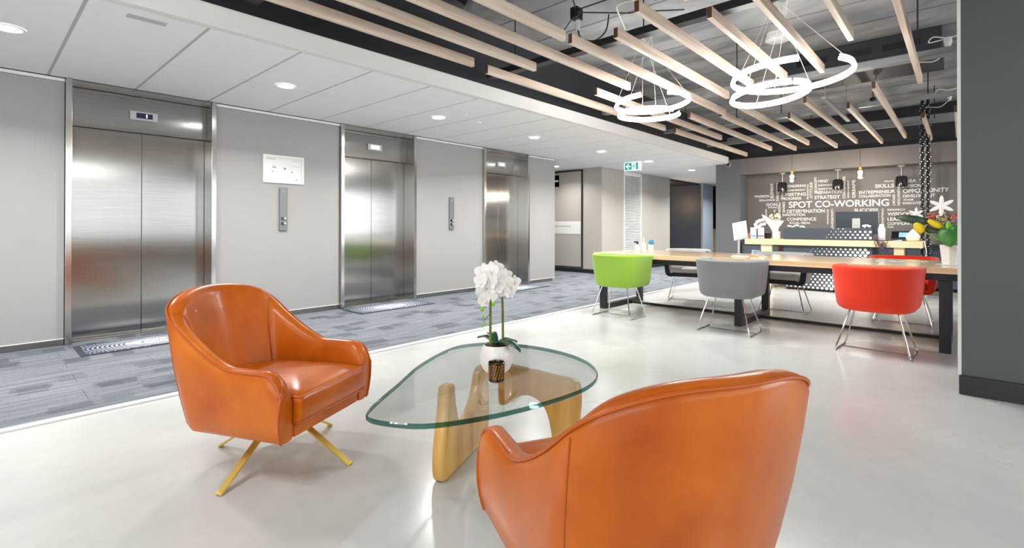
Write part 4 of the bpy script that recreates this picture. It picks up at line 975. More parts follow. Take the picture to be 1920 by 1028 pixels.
blade('long_leaf', 'strap', (0.01, 0.02, 0.315), (-1, 0, 0.5), (0, 1, 0.06), 0.20, 0.065)
stemp([q0, (0, 0.0, 0.25), (0.01, 0.04, 0.32)])
def heart(parent, c, nrm, up, s, m):
    nrm = Vector(nrm).normalized(); up = Vector(up); up = (up-nrm*up.dot(nrm)).normalized(); sd = nrm.cross(up); G = []
    for i in range(9):
        t = i/8; w = s*(math.sin(PI*min(1, t*0.93+0.07))**0.6)*(1.0-0.25*t); row = []
        for j in range(7):
            k = (j/6-0.5)*2; row.append(Vector(c)-up*(s*(t-0.25)*1.1-0.12*s*k*k*(1-t))+sd*(w*0.55*k)-nrm*(0.12*s*k*k))
        G.append(row)
    o = MB().grid(G).build('broad_leaf', M[m], parent, smooth=True, recalc=False); md = o.modifiers.new('thickness', 'SOLIDIFY'); md.thickness = 0.002; return o
heart(pp, (-0.075, 0.015, 0.29), (-1, 0.1, 0.25), (0.1, 0.2, 1), 0.155, 'leaf2')
heart(pp, (-0.05, -0.07, 0.33), (-1, -0.35, 0.35), (0.0, 0.3, 1), 0.14, 'leaf2')
stemp([q0, (-0.04, 0, 0.25), (-0.07, 0.01, 0.31)], 0.004, 'leaf2')
# calla: rolled yellow bracts
for (c, u, l, w) in (((-0.03, 0.19, 0.295), (0, 0.55, 0.85), 0.105, 0.085), ((-0.04, 0.055, 0.345), (0, 0.85, 0.55), 0.115, 0.065)):
    blade('calla', 'yellow', c, (-1, 0.25, 0.1), u, l, w, 0.5)
    stemp([q0, (0, c[1]*0.5, 0.24), (c[0]+0.01, c[1], c[2]+0.02)], 0.004, 'lime_g')
MB().tube([(-0.02, 0.005, 0.26), (-0.03, 0.008, 0.36), (-0.03, 0.006, 0.405)], [0.014, 0.02, 0.008], 10).build('green_spike', M['lime_g'], pp, smooth=True)
def lily(c, face, s):
    mb = MB(); face = Vector(face).normalized(); u = Vector((0, 0, 1)); u = (u-face*u.dot(face)).normalized(); sd = face.cross(u)
    for k in range(6):
        a = k*PI/3; d = u*math.cos(a)+sd*math.sin(a); petal_mesh(mb, Vector(c), face, d, s*0.5, s*0.19, 0, 0.1)
    return mb.build('lily', M['petal'], pp, smooth=True, recalc=False)
lily((-0.05, 0.055, 0.545), (-1, 0.1, 0.15), 0.19); stemp([q0, (-0.01, 0.03, 0.38), (-0.04, 0.055, 0.54)], 0.004, 'leaf2')
lily((0.10, 0.245, 0.475), (-1, 0.2, 0.1), 0.13); stemp([q0, (0.05, 0.12, 0.34), (0.10, 0.245, 0.47)], 0.003, 'leaf2')
def filler(name, m, c, r, k, s):
    mb = MB()
    for i in range(k):
        v = Vector((rr.uniform(-1, 1), rr.uniform(-1, 1), rr.uniform(-1, 1))); v = v.normalized()*r*rr.uniform(0.4, 1); mb.sphere((c[0]+v.x, c[1]+v.y, c[2]+v.z*1.2), s*rr.uniform(0.7, 1.2), 6, 4)
    return stuff(mb.build(name, M[m], pp, smooth=True))
filler('pink_filler', 'pink', (-0.01, 0.125, 0.455), 0.038, 26, 0.010); filler('pink_filler', 'pink', (-0.03, -0.045, 0.44), 0.045, 30, 0.010)
filler('cream_filler', 'cream', (0.0, 0.05, 0.44), 0.05, 40, 0.007); filler('brown_filler', 'brown', (0.02, 0.02, 0.42), 0.055, 30, 0.008)
stemp([q0, (0, 0.02, 0.3), (0.0, 0.05, 0.43)]); stemp([q0, (0, 0.05, 0.3), (-0.01, 0.12, 0.44)]); stemp([q0, (0, -0.02, 0.3), (-0.03, -0.04, 0.40)])
for i in range(16):
    a = rr.uniform(-0.5, 1.9); leafpart(pp, 'fine_leaf', 'strap', (0.04, 0.10, 0.42), (0.2, math.cos(a), 0), 0.05+0.05*abs(math.cos(a)), 0.012, 0.09*math.sin(a+0.5), -0.03, n=5)
stemp([q0, (0.02, 0.06, 0.28), (0.04, 0.10, 0.425)])
tag(sheet('clear acrylic coaster under the flower pot', 6.10, 0.085, 0, 0.2, 0.2, 'offwhite', 'coaster', 0.0005), 'thin white coaster under the faceted flower pot', 'coaster')
# ================================================================ RECEPTION DESK
rd = thing('reception_desk', 'navy reception desk with white halftone dots and a pale ply counter beam', 'reception desk', (9.62, 1.7, 0))
def L(x, y, z): return (x-9.62, y-1.7, z)
MB().box(L(9.62, 1.05, 0.04), L(10.3, 2.32, 0.768)).build('front_panel', M['desk'], rd, bevel=0.003)
MB().box(L(9.62, 1.05, 0.874), L(9.72, 2.32, 1.072)).build('upper_panel', M['desk'], rd, bevel=0.003)
MB().box(L(9.66, 1.10, 0.0), L(10.28, 2.28, 0.039)).build('plinth', M['blackgloss'], rd)
MB().box(L(9.57, 0.432, 0.772), L(10.28, 2.948, 0.870)).build('counter_beam', M['ply'], rd, bevel=0.003)
MB().box(L(9.60, 2.50, 0.0), L(9.76, 2.68, 0.771)).build('post', M['ply'], rd, bevel=0.003)
MB().box(L(9.60, 0.655, 0.0), L(9.76, 0.778, 0.771)).build('post', M['ply'], rd, bevel=0.003)
dm = MB(); row = 0; z = 0.06
while z < 1.06:
    y = 1.075+(0.033 if row % 2 else 0.0)
    while y < 2.30:
        u = (2.25-y)/1.17; v = (1.07-z)/1.03
        tt = 0.75*u+0.55*v-0.42
        r = min(0.033, max(0.0, 0.006+0.036*tt)) if tt > 0.0 else 0
        if r > 0.004 and not (0.765-r < z < 0.878+r) and y-r > 1.052 and z+r < 1.068:
            n = 14
            dm.add([L(9.6192, y, z)]+[L(9.6192, y+r*math.cos(2*PI*i/n), z+r*math.sin(2*PI*i/n)) for i in range(n)], [(0, i+1, (i+1) % n+1) for i in range(n)])
        y += 0.066
    z += 0.0475; row += 1
stuff(dm.build('dot_print', M['lettering'], rd, recalc=False))
t = tag(MB().box((9.9, 2.33, 0.0), (10.25, 2.47, 0.765)).build('drawer_box', M['brown'], bevel=0.003), 'small brown timber pedestal tucked under the left of the ply counter', 'pedestal')
cr = thing('credenza', 'long low black credenza against the lettered wall behind the reception desk', 'cabinet', (11.2, 1.5, 0))
MB().box((-0.22, -2.6, 0.05), (0.23, 1.94, 0.76)).build('carcass', M['darkvoid'], cr, bevel=0.003)
MB().box((-0.23, -2.62, 0.761), (0.235, 1.95, 0.785)).build('top', M['darkvoid'], cr, bevel=0.002)
MB().box((-0.19, -2.55, 0.0), (0.2, 1.9, 0.049)).build('plinth', M['blackgloss'], cr)
for k in range(5):
    MB().box((-0.238, -2.58+0.9*k, 0.06), (-0.221, -2.58+0.9*k+0.885, 0.69)).build('door', M['navy'], cr, bevel=0.002)

# on the counter (top at 0.870)
CZ = 0.871
def brochure(label, y):
    t = thing('brochure_holder', label, 'brochure holder', (9.72, y, CZ), 0, 'brochure holders on the counter')
    h = MB(); h.box((0, -0.055, 0), (0.05, 0.055, 0.008)); h.box((-0.004, -0.055, 0), (0, 0.055, 0.09)); h.box((0.03, -0.055, 0.0081), (0.036, 0.055, 0.20)); h.build('holder', M['pane'], t)
    b = MB().box((0.006, -0.050, 0.009), (0.020, 0.050, 0.205)).build('brochure', M['paper'], t)
    p = MB(); p.box((0.0048, -0.045, 0.03), (0.0058, 0.045, 0.07)); p.build('photo_print', M['bluescreen'] if y > 2.8 else M['print'], b)
    q = MB()
    for k in range(3): q.box((0.0048, -0.03, 0.11+0.018*k), (0.0058, 0.03, 0.116+0.018*k))
    q.build('text_print', M['print'], b)
brochure('clear holder with white brochures at the left end of the ply counter', 2.845)
brochure('clear holder with white brochures, second from the left end of the ply counter', 2.715)
tag(MB().box((9.74, 2.905, CZ), (9.80, 2.94, CZ+0.10)).build('card_stack', M['terracotta'], bevel=0.003), 'dusky pink card box at the very left end of the ply counter', 'box')
t = thing('white_orchid', 'white moth orchid leaning left behind the brochures on the ply counter', 'plant', (9.95, 2.66, CZ))
MB().lathe([(0.05, 0), (0.06, 0.1), (0.055, 0.1)], n=16).build('pot', M['blackgloss'], t, smooth=True)
MB().tube([(0, 0, 0.1), (0, 0.03, 0.25), (0, 0.10, 0.34), (0, 0.2, 0.30)], 0.004, 6).build('stem', M['stem'], t, smooth=True)
for (y, z) in ((0.02, 0.30), (0.08, 0.345), (0.13, 0.33), (0.17, 0.31), (0.20, 0.26), (0.19, 0.21), (0.14, 0.22), (0.05, 0.27), (0.10, 0.26), (0.03, 0.36)): blossom(t, (-0.03, y, z), (-1, 0.2, 0.1), 0.075, lip='petal')
t = thing('flower_vase', 'white stoneware pot with a flared white vessel of pale flowers on the ply counter', 'vase', (9.78, 2.47, CZ))
MB().lathe([(0.06, 0), (0.066, 0.006), (0.066, 0.135), (0.06, 0.135), (0.058, 0.12)], n=24).build('pot', M['ceramic'], t, smooth=True)
MB().rings([[(0.03*math.cos(a), 0.02+0.045*math.sin(a), 0.12) for a in [2*PI*i/16 for i in range(16)]], [(0.04*math.cos(a), 0.03+0.07*math.sin(a), 0.20) for a in [2*PI*i/16 for i in range(16)]], [(0.05*math.cos(a), 0.06+0.17*math.sin(a), 0.30+0.09*max(0, math.sin(a))) for a in [2*PI*i/16 for i in range(16)]], [(0.055*math.cos(a), 0.06+0.19*math.sin(a), 0.33+0.12*max(0, math.sin(a))) for a in [2*PI*i/16 for i in range(16)]]], True, False).build('flared_wrap', M['paper'], t, smooth=True)
mbf = MB()
for i in range(30): mbf.sphere((rr.uniform(-.04, .04), 0.03+rr.uniform(-.09, .07), 0.35+rr.uniform(-.03, .10)), rr.uniform(.012, .024), 6, 4)
stuff(mbf.build('pale_flowers', M['cream'], t, smooth=True))
mbf = MB()
for i in range(14): mbf.tube([(0, 0.04, 0.28), (rr.uniform(-.04, .04), 0.04+rr.uniform(-.1, .06), 0.42+rr.uniform(-.02, .08))], 0.004, 5)
stuff(mbf.build('stems', M['strap'], t))
def white_sprig(label, y, w, x=9.67):
    t = thing('white_flower_sprig', label, 'flowers', (x, y, 1.0735))
    mb = MB()
    for i in range(9): mb.sphere((rr.uniform(-.02, .02), -w/2+w*i/8, 0.012+rr.uniform(0, .03)), 0.018, 6, 4)
    mb.build('blossoms', M['petal'], t, smooth=True)
    MB().tube([(0, -w/2, 0.004), (0, w/2, 0.006)], 0.004, 5).build('stem', M['strap'], t)
white_sprig('row of small white blossoms along the left of the desk top edge', 2.13, 0.24)
white_sprig('small white blossom cluster on the desk top edge in front of the monitor', 1.13, 0.09)
mo = thing('monitor', 'dark computer monitor seen from behind, on a silver stand behind the desk', 'monitor', (9.86, 1.29, CZ))
MB().box((0.0, -0.29, 0.10), (0.035, 0.29, 0.475)).build('shell', M['monitor'], mo, bevel=0.010, seg=3)
MB().box((-0.028, -0.055, 0.05), (-0.001, 0.055, 0.36)).build('stand_neck', M['silver'], mo, bevel=0.004)
MB().box((-0.07, -0.12, 0.0), (0.13, 0.12, 0.012)).build('stand_foot', M['silver'], mo, bevel=0.003)
MB().box((-0.0295, -0.03, 0.24), (-0.0285, 0.03, 0.25)).build('badge', M['print'], mo)
t = thing('white_bottle', 'white bottle with a short neck right of the monitor on the counter', 'bottle', (9.75, 0.943, CZ))
MB().lathe([(0.046, 0), (0.05, 0.006), (0.05, 0.19), (0.042, 0.215), (0.03, 0.225)], n=24).build('body', M['offwhite'], t, smooth=True)
MB().lathe([(0.033, 0.2255), (0.033, 0.26), (0.028, 0.264)], n=20).build('cap', M['offwhite'], t, smooth=True)
t = thing('desk_phone', 'black desk terminal with a pale screen between the bottle and the cream diffuser', 'phone', (9.96, 0.715, CZ))
MB().prism([(-0.09, 0.0), (0.09, 0.0), (0.09, 0.145), (0.04, 0.15), (-0.09, 0.04)], -0.12, 0.12, axis=1).build('body', M['blackgloss'], t, bevel=0.004)
s_ = MB().box((-0.055, -0.055, -0.002), (0.055, 0.055, 0.002)); s_.xf(Matrix.Translation((-0.032, -0.03, 0.0945)) @ Matrix.Rotation(rad(-40.5), 4, 'Y')); s_.build('screen', M['bluescreen'], t)
t = thing('diffuser', 'cream onion shaped aroma diffuser at the right end of the ply counter', 'diffuser', (9.72, 0.555, CZ))
MB().lathe([(0.06, 0), (0.075, 0.004), (0.078, 0.02)], n=28).build('base', M['ply'], t, smooth=True)
MB().lathe([(0.078, 0.0205), (0.089, 0.05), (0.086, 0.08), (0.066, 0.12), (0.036, 0.15), (0.018, 0.17), (0.012, 0.185)], n=28).build('shade', M['cream'], t, smooth=True)
t = thing('laptop_base', 'thin black device lying under the white bottle at the counter edge', 'device', (9.70, 0.85, CZ))
MB().box((-0.06, -0.17, 0), (-0.012, 0.19, 0.012)).build('body', M['blackgloss'], t, bevel=0.003)
t = thing('cable_tangle', 'tangle of thin black and purple cables spilling over the front of the ply counter', 'cables', (9.555, 0.93, 0.86))
def loopc(n, m, sp):
    P = []
    y, z = rr.uniform(-.05, .10), 0.02
    for i in range(n):
        P.append((-0.006-0.012*rr.random(), y+0.05*math.sin(i*1.3+sp), z-0.03*i*0.55+0.05*math.cos(i*1.3+sp))); y -= 0.012*rr.random()*2-0.004
    MB().tube(fillet(P, 0.03, 4), 0.0032, 5).build('cable', M[m], t, smooth=True)
for i in range(8): loopc(rr.randint(8, 14), 'wirep' if i in (1, 5) else 'wire', i*0.9)
tag(MB().tube(fillet([(9.70, 0.424, 0.876), (9.62, 0.415, 0.872), (9.56, 0.40, 0.80), (9.56, 0.385, 0.70), (9.56, 0.42, 0.60), (9.56, 0.415, 0.30), (9.60, 0.40, 0.01)], 0.06), 0.005, 6).build('charging_cable', M['wirew'], smooth=True), 'white charging cable hanging off the right end of the ply counter', 'cable')
t = thing('blue_picture', 'small pale blue framed picture leaning under the left of the ply counter', 'picture', (9.72, 2.80, 0.50))
MB().box((0, -0.07, 0), (0.012, 0.07, 0.16)).build('frame', M['paper'], t, bevel=0.002); MB().box((-0.002, -0.055, 0.015), (-0.0005, 0.055, 0.145)).build('print', M['bluescreen'], t)
MB().box((0.0, -0.09, -0.5), (0.2, 0.09, -0.001)).build('plinth_box', M['navy'], t)
# info stand with a tilted white frame
t = thing('info_stand', 'slim white floor stand with a tilted blank white frame left of the reception desk', 'sign stand', (8.0, 2.56, 0))
MB().lathe([(0.14, 0), (0.14, 0.012), (0.13, 0.016)], n=28).build('base', M['offwhite'], t, smooth=True)
MB().tube([(0, 0.0, 0.016), (0.0, -0.01, 0.94)], 0.014, 10).build('pole', M['offwhite'], t, smooth=True)
fr = MB().box((-0.105, -0.145, -0.008), (0.105, 0.145, 0.008)); pn = MB().box((-0.085, -0.125, 0.0085), (0.085, 0.125, 0.011))
# frame: its long side upright, tilted back and turned a little
Rm = Matrix.Translation((-0.02, -0.035, 1.03)) @ Matrix.Rotation(rad(-12), 4, 'X') @ Matrix.Rotation(rad(-72), 4, 'Y') @ Matrix.Rotation(rad(90), 4, 'Z')
fr.xf(Rm).build('sign_frame', M['offwhite'], t, bevel=0.003); pn.xf(Rm).build('sign_panel', M['paper'], t)

# cable spine: two strands of alternating black and white links from the slab to the floor
t = thing('cable_spine', 'black and white beaded cable chain hanging from the ceiling behind the potted flowers', 'cable chain', (10.36, 0.435, 0))
for k, (dy, dx) in enumerate(((0.035, 0.0), (-0.035, 0.02))):
    mb = MB(); mw = MB(); i = 0; z = 0.004
    while z < 3.19:
        a = (i*0.9) % (2*PI)
        mb.lathe([(0.014, 0), (0.03, 0.008), (0.03, 0.026), (0.014, 0.034)], (dx, dy, z), 6)
        for q in range(2):
            b = a+q*PI; mw.box((dx+0.031*math.cos(b)-0.007, dy+0.031*math.sin(b)-0.007, z+0.009), (dx+0.031*math.cos(b)+0.007, dy+0.031*math.sin(b)+0.007, z+0.025))
        z += 0.036; i += 1
    stuff(mb.build('black_links', M['wire'], t)); stuff(mw.build('white_links', M['silver'], t))

# pendants in the recess and over the desk
def dome(label, y):
    t = thing('black_pendant', label, 'pendant lamp', (11.2, y, 2.186), 0, 'black dome pendants by the lettered wall')
    MB().lathe([(0.055, -0.001), (0.055, -0.016), (0.02, -0.022)], n=20).build('canopy', M['silver'], t, smooth=True)
    MB().tube([(0, 0, -0.02), (0, 0, -0.18)], 0.006, 8).build('rod', M['silver'], t)
    MB().lathe([(0.02, -0.18), (0.055, -0.184), (0.078, -0.20), (0.088, -0.235), (0.093, -0.37), (0.088, -0.37), (0.083, -0.235), (0.05, -0.195)], n=32, caps=False).build('shade', M['smoke'], t, smooth=True)
    MB().sphere((0, 0, -0.27), 0.03, 12, 8).build('bulb', M['offwhite'], t, smooth=True)
dome('black glass dome pendant in front of the lettered wall, leftmost of three', 2.717)
dome('black glass dome pendant in front of the lettered wall, middle of three', 1.757)
dome('black glass dome pendant in front of the lettered wall, rightmost of three', 0.798)
def bulb_pendant(label, y):
    t = thing('bulb_pendant', label, 'pendant lamp', (10.4, y, ZS-0.001), 0, 'bare bulb pendants over the reception desk')
    MB().lathe([(0.04, 0), (0.04, -0.02)], n=16).build('canopy', M['wire'], t)
    MB().tube([(0, 0, -0.02), (0, 0, -1.05)], 0.003, 6).build('cord', M['wire'], t)
    MB().lathe([(0.022, -1.05), (0.026, -1.06), (0.026, -1.10)], n=16).build('socket', M['brass'], t, smooth=True)
    MB().lathe([(0.027, -1.10), (0.055, -1.12), (0.06, -1.16), (0.06, -1.27), (0.057, -1.27), (0.057, -1.16), (0.05, -1.125)], n=28, caps=False).build('glass_shade', M['bulbglass'], t, smooth=True)
    MB().sphere((0, 0, -1.165), 0.034, 14, 10, sc=(1, 1, 1.25)).build('bulb', M['bulb'], t, smooth=True)
    l = bpy.data.lights.new('bulb_light', 'POINT'); l.energy = 12; l.color = (1, 0.93, 0.84); l.shadow_soft_size = 0.04
    o = bpy.data.objects.new('bulb_light', l); C.objects.link(o); o.location = (10.4, y, ZS-1.235)
bulb_pendant('glowing bare bulb pendant over the left of the reception desk', 2.36)
bulb_pendant('glowing bare bulb pendant over the right of the reception desk', 1.303)
t = thing('dome_camera', 'small dark dome camera on the slate pier by the ceiling edge', 'camera', (XW-0.001, 3.703, 2.42))
MB().lathe([(0.045, 0), (0.045, 0.02)], n=20).xf(Matrix.Rotation(rad(-90), 4, 'Y')).build('base', M['offwhite'], t, smooth=True)
MB().sphere((-0.022, 0, 0), 0.04, 16, 10).build('dome', M['smoke'], t, smooth=True)

# lettered wall
WORDS = [('PASSION', 3.315, 3.029, 1.743, 0.052, 0), ('BRILLIANCE', 3.227, 2.921, 1.656, 0.04, 0), ('GOALS', 3.089, 2.811, 1.562, 0.062, 0), ('STRONG', 3.055, 2.875, 1.497, 0.034, 0), ('WONDERING', 2.748, 2.344, 1.93, 0.055, 0), ('ACHIEVEMENT', 2.718, 2.351, 1.844, 0.038, 0), ('MEETING', 2.723, 2.347, 1.759, 0.066, 0), ('PROGRESS', 2.798, 2.428, 1.674, 0.055, 0), ('MIND', 2.126, 1.961, 2.001, 0.053, 0), ('KNOWLEDGE', 2.131, 1.872, 1.919, 0.037, 0), ('MARKETING', 2.131, 1.861, 1.845, 0.042, 0), ('PREPARATION', 2.196, 1.735, 1.777, 0.058, 0), ('STRATEGY', 2.196, 1.757, 1.679, 0.069, 0), ('SPOT CO-WORKING', 2.661, 0.996, 1.544, 0.131, 0), ('DETERMINATION', 2.693, 2.017, 1.409, 0.071, 0), ('INNOVATION', 2.773, 2.362, 1.336, 0.055, 0), ('CONFIDENCE', 2.693, 2.164, 1.246, 0.065, 0), ('SOCIAL MEDIA', 2.649, 2.269, 1.167, 0.049, 0), ('SUCCESS', 1.532, 1.16, 1.407, 0.061, 0), ('GRACE', 1.067, 0.929, 1.938, 0.03, 0), ('SKILLS', 1.205, 0.921, 1.855, 0.069, 0), ('ENTREPRENEUR', 1.456, 0.908, 1.746, 0.06, 0), ('COLLABORATION', 1.456, 0.976, 1.673, 0.05, 0), ('IDEA', 0.775, 0.605, 1.924, 0.063, 0), ('MISSION', 0.798, 0.532, 1.836, 0.058, 0), ('OPPORTUNITY', 0.794, 0.164, 1.742, 0.076, 0), ('DEVELOPMENT', 0.794, 0.346, 1.651, 0.053, 0), ('POWER', 0.783, 0.638, 1.582, 0.034, 0), ('EXECUTIVE', 0.794, 0.49, 1.522, 0.043, 0), ('RESEARCH', 1.02, 0.768, 1.407, 0.034, 0), ('WISDOM', 1.02, 0.674, 1.328, 0.063, 0), ('LEARNING', 1.02, 0.629, 1.235, 0.063, 0), ('COMMUNITY', 1.02, 0.614, 1.15, 0.049, 0), ('FUN', 1.02, 0.934, 1.089, 0.035, 0), ('ELEMENT', 2.012, 1.695, 2.977, 0.057, 1), ('DISCOVERY', 2.02, 1.627, 2.871, 0.046, 1), ('FOCUS', 1.847, 1.713, 2.778, 0.033, 1), ('PROFESSIONAL', 1.961, 1.649, 2.313, 0.031, 1), ('ATTITUDE', 1.99, 1.66, 2.254, 0.052, 1), ('CONCEPT', 2.092, 1.805, 2.174, 0.042, 1), ('COLLEAGUES', 2.069, 1.64, 1.695, 0.044, 1), ('MANAGEMENT', 1.999, 1.65, 1.626, 0.03, 1), ('DREAMS', 1.994, 1.655, 1.538, 0.055, 1), ('DRIVE', 1.603, 1.386, 2.753, 0.05, -1), ('BUSINESS', 1.528, 1.219, 2.836, 0.046, 1), ('THINK', 1.459, 1.262, 2.926, 0.041, 1), ('VISION', 1.457, 1.263, 3.092, 0.039, 1), ('MOTIVATION', 1.433, 1.142, 1.967, 0.029, -1), ('LEADERSHIP', 1.437, 1.042, 1.89, 0.04, -1), ('EFFORT', 1.686, 1.477, 0.927, 0.039, -1), ('IMAGINATION', 1.89, 1.487, 0.855, 0.042, -1), ('CHALLENGE', 1.431, 1.121, 1.091, 0.036, -1), ('BREAK', 1.371, 1.171, 1.162, 0.024, -1)]
for (w, a, b, c, h, k) in WORDS:
    o = text_mesh('lettering', w, M['lettering'], wr, bold=0.022)
    if k == 0: frame(o, (XR-0.0015, (a+b)/2, c), (0, -1, 0), (0, 0, 1), abs(a-b), h)
    elif k == 1: frame(o, (XR-0.0015, c, (a+b)/2), (0, 0, 1), (0, 1, 0), abs(a-b), h)
    else: frame(o, (XR-0.0015, c, (a+b)/2), (0, 0, -1), (0, -1, 0), abs(a-b), h)

# ================================================================ LIFT WALL FITTINGS, SIGNS, MATS
t = thing('notice_frame', 'white framed notice on the wall between the first and second lifts', 'notice', (2.283, YL-0.001, 1.607))
f = MB(); w, h = 0.483, 0.33
f.box((0, -0.018, 0), (w, 0, 0.028)); f.box((0, -0.018, h-0.028), (w, 0, h)); f.box((0, -0.018, 0.0281), (0.028, 0, h-0.0281)); f.box((w-0.028, -0.018, 0.0281), (w, 0, h-0.0281))
f.build('frame', M['offwhite'], t)
MB().box((0.029, -0.006, 0.029), (w-0.029, -0.001, h-0.029)).build('poster', M['paper'], t)
q = MB()
for (x, z, ww, hh) in ((0.11, 0.18, 0.04, 0.014), (0.10, 0.13, 0.025, 0.012), (0.24, 0.165, 0.026, 0.024), (0.33, 0.135, 0.022, 0.012), (0.34, 0.21, 0.085, 0.003), (0.035, 0.28, 0.11, 0.006), (0.34, 0.275, 0.09, 0.004), (0.035, 0.05, 0.41, 0.002), (0.39, 0.045, 0.012, 0.016)): q.box((x, -0.0068, z), (x+ww, -0.0062, z+hh))
q.build('print', M['print'], t)
def call_panel(label, x, z0=1.04):
    t = thing('lift_call_panel', label, 'call panel', (x, YL-0.001, z0), 0, 'lift call panels')
    MB().box((0, -0.022, 0), (0.095, 0, 0.515)).build('plate', M['callplate'], t, bevel=0.006, seg=3)
    for z in (0.085, 0.145):
        b = MB().box((0.02, -0.028, z-0.016), (0.075, -0.0222, z+0.016)).build('button_plate', M['blackgloss'], t, bevel=0.003)
        MB().lathe([(0.015, 0.0), (0.015, 0.008), (0.012, 0.010)], (0, 0, 0), 16).xf(Matrix.Translation((0.060, -0.0283, z)) @ Matrix.Rotation(rad(90), 4, 'X')).build('button', M['silver'], b, smooth=True)
    q = MB()
    for k in range(4): q.box((0.03, -0.0232, 0.455+0.009*k), (0.068, -0.0224, 0.459+0.009*k))
    q.build('engraved_print', M['print'], t)
call_panel('tall grey lift call panel with two buttons below the framed notice', 2.470)
call_panel('tall grey lift call panel with two buttons between the second and third lifts', 5.11)
t = thing('exit_sign', 'green and white lit exit sign with a left arrow hung from the lobby ceiling', 'exit sign', (9.30, 5.09, 2.26))
MB().box((0, -0.19, 0), (0.03, 0.19, 0.179)).build('case', M['sign_white'], t, bevel=0.004)
MB().box((-0.002, 0.01, 0.018), (-0.0003, 0.168, 0.165)).build('arrow_panel', M['green_sign'], t)
a = [(0.155, 0.0915), (0.085, 0.15), (0.06, 0.15), (0.105, 0.107), (0.035, 0.107), (0.035, 0.076), (0.105, 0.076), (0.06, 0.033), (0.085, 0.033)]
MB().prism(a, -0.0035, -0.0023, axis=0).build('arrow', M['sign_white'], t)
MB().box((-0.002, -0.135, 0.018), (-0.0003, -0.09, 0.165)).build('door_mark', M['green_sign'], t)
fg = MB(); X_ = -0.0024
def limb(P, w): fg.tube([(X_, y, z) for y, z in P], w, 6)
limb([(-0.045, 0.115), (-0.038, 0.075)], 0.010); limb([(-0.038, 0.075), (-0.055, 0.055), (-0.042, 0.03)], 0.007); limb([(-0.038, 0.075), (-0.018, 0.055), (-0.008, 0.035)], 0.007)
limb([(-0.045, 0.115), (-0.068, 0.10), (-0.075, 0.082)], 0.006); limb([(-0.045, 0.115), (-0.022, 0.105), (-0.012, 0.088)], 0.006); fg.sphere((X_, -0.05, 0.14), 0.012, 8, 6)
fg.v = [(X_+(x-X_)*0.12, y, z) for x, y, z in fg.v]
fg.build('running_figure', M['green_sign'], t, smooth=True)
t = thing('red_fire_sign', 'small red and white sign high on the wall just past the lift wall corner', 'sign', (9.628, 7.30, 2.05))
MB().box((-0.02, -0.08, 0), (-0.0, 0.08, 0.28)).build('plate', M['red'], t); MB().box((-0.022, -0.06, 0.12), (-0.0205, 0.06, 0.165)).build('white_band', M['paper'], t)
def lift_mat(label, x, y):
    t = thing('lift_mat', label, 'mat', (x, y, 0.0105), 0, 'printed mats at the lift doors')
    MB().box((-0.575, -0.235, 0), (0.575, 0.235, 0.006)).build('rubber_border', M['navymat'], t)
    MB().box((-0.535, -0.205, 0.0062), (0.535, 0.205, 0.009)).build('pile', M['mat'], t)
    n = 40
    MB().prism([(0.24*math.cos(2*PI*i/n), 0.10*math.sin(2*PI*i/n)) for i in range(n)], 0.0092, 0.0098).build('oval_print', M['oval'], t)
    o = text_mesh('lettering', 'SPOT', M['print'], t, bold=0.01); frame(o, (0, 0, 0.0101), (-1, 0, 0), (0, -1, 0), 0.30, 0.085)
lift_mat('navy and white printed mat at the first lift, partly behind the armchair', 1.19, 5.62)
lift_mat('navy and white printed mat at the second lift', 3.80, 5.68)
lift_mat('navy and white printed mat at the third lift, behind the orchid', 6.45, 5.72)

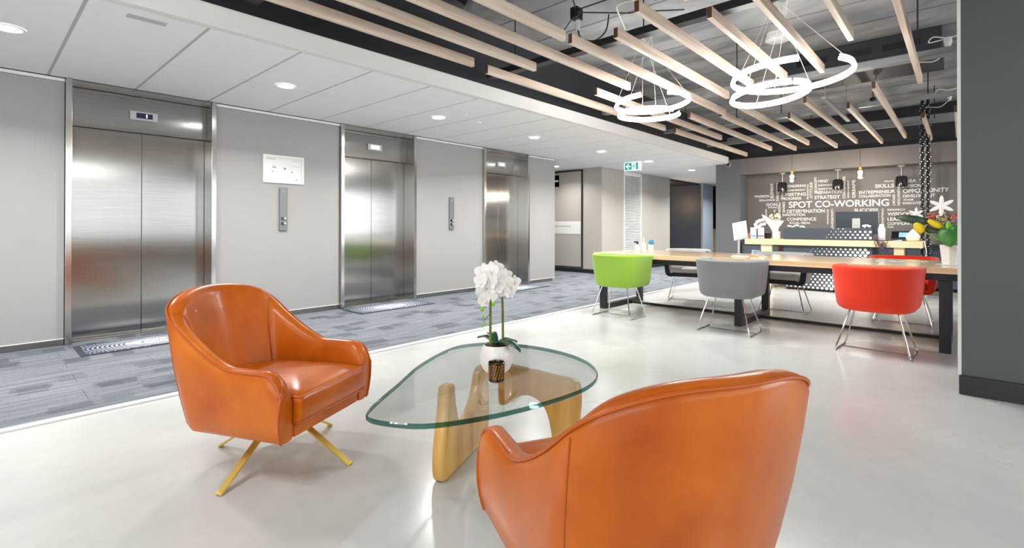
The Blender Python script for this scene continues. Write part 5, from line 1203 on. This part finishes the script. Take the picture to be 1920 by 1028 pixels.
# ================================================================ CAFE GLIMPSE AND CORRIDOR END
t = thing('cafe_shelf', 'dark timber cafe shelving glimpsed through the corridor opening', 'shelf', (14.6, 6.93, 0))
MB().box((0, -0.0, 0), (0.04, 0.9, 2.3)).build('side_panel', M['cafewood'], t)
for z in (0.5, 0.95, 1.25): MB().box((-0.3, 0.0, z), (-0.001, 0.9, z+0.03)).build('shelf_board', M['cafewood'], t)
t = thing('cafe_pot', 'small pale potted plant on the cafe shelf', 'plant', (14.45, 7.02, 1.281))
MB().lathe([(0.04, 0), (0.055, 0.11), (0.05, 0.11)], n=14).build('pot', M['silver'], t, smooth=True)
fb = MB()
for i in range(14): fb.sphere((rr.uniform(-.05, .05), rr.uniform(-.05, .05), 0.14+rr.uniform(-.03, .05)), 0.022, 6, 4)
stuff(fb.build('foliage', M['pink'], t, smooth=True))
t = tag(MB().lathe([(0.05, 0), (0.06, 0.02), (0.05, 0.11), (0.03, 0.13)], (14.45, 7.0, 0.981), 14).build('cafe_jar', M['offwhite'], smooth=True), 'rounded white jar on the lower cafe shelf', 'jar')
t = thing('cafe_picture', 'small orange framed picture above the cafe shelf', 'picture', (14.58, 7.06, 1.60))
MB().box((-0.02, -0.09, 0), (0.0, 0.10, 0.20)).build('frame', M['ply'], t); MB().box((-0.023, -0.07, 0.02), (-0.0205, 0.08, 0.18)).build('print', M['orangeart'], t)
t = thing('cafe_pendant', 'glowing amber bulb pendant in the dark cafe', 'pendant lamp', (14.2, 6.86, ZC-0.06))
MB().tube([(0, 0, 0), (0, 0, -0.42)], 0.005, 6).build('cord', M['wire'], t); MB().lathe([(0.02, -0.42), (0.025, -0.46)], n=12).build('socket', M['brass'], t); MB().sphere((0, 0, -0.52), 0.06, 14, 10).build('bulb', M['bulbcafe'], t, smooth=True)
l = bpy.data.lights.new('cafe_fill_light', 'POINT'); l.energy = 14; l.color = (1, 0.72, 0.45); l.shadow_soft_size = 0.06  # point lamp added below the pendant to brighten the dark cafe
o = bpy.data.objects.new('cafe_fill_light', l); C.objects.link(o); o.location = (14.2, 6.86, ZC-0.66)
t = thing('maroon_cabinet', 'tall dark maroon cabinet at the far end of the corridor', 'cabinet', (17.6, 6.1, 0))
MB().box((0, -0.4, 1.0), (0.28, 0.45, 2.40)).build('upper', M['maroon'], t); MB().box((0, -0.4, 0), (0.28, 0.45, 0.999)).build('lower', M['ply'], t)
t = thing('soap_dispenser', 'white dispenser on the maroon cabinet at the corridor end', 'dispenser', (17.595, 6.26, 1.0))
MB().box((-0.1, -0.06, 0), (0, 0.06, 0.24)).build('body', M['offwhite'], t, bevel=0.02, seg=3); MB().box((-0.104, -0.025, 0.06), (-0.1005, 0.025, 0.16)).build('window', M['smoke'], t)
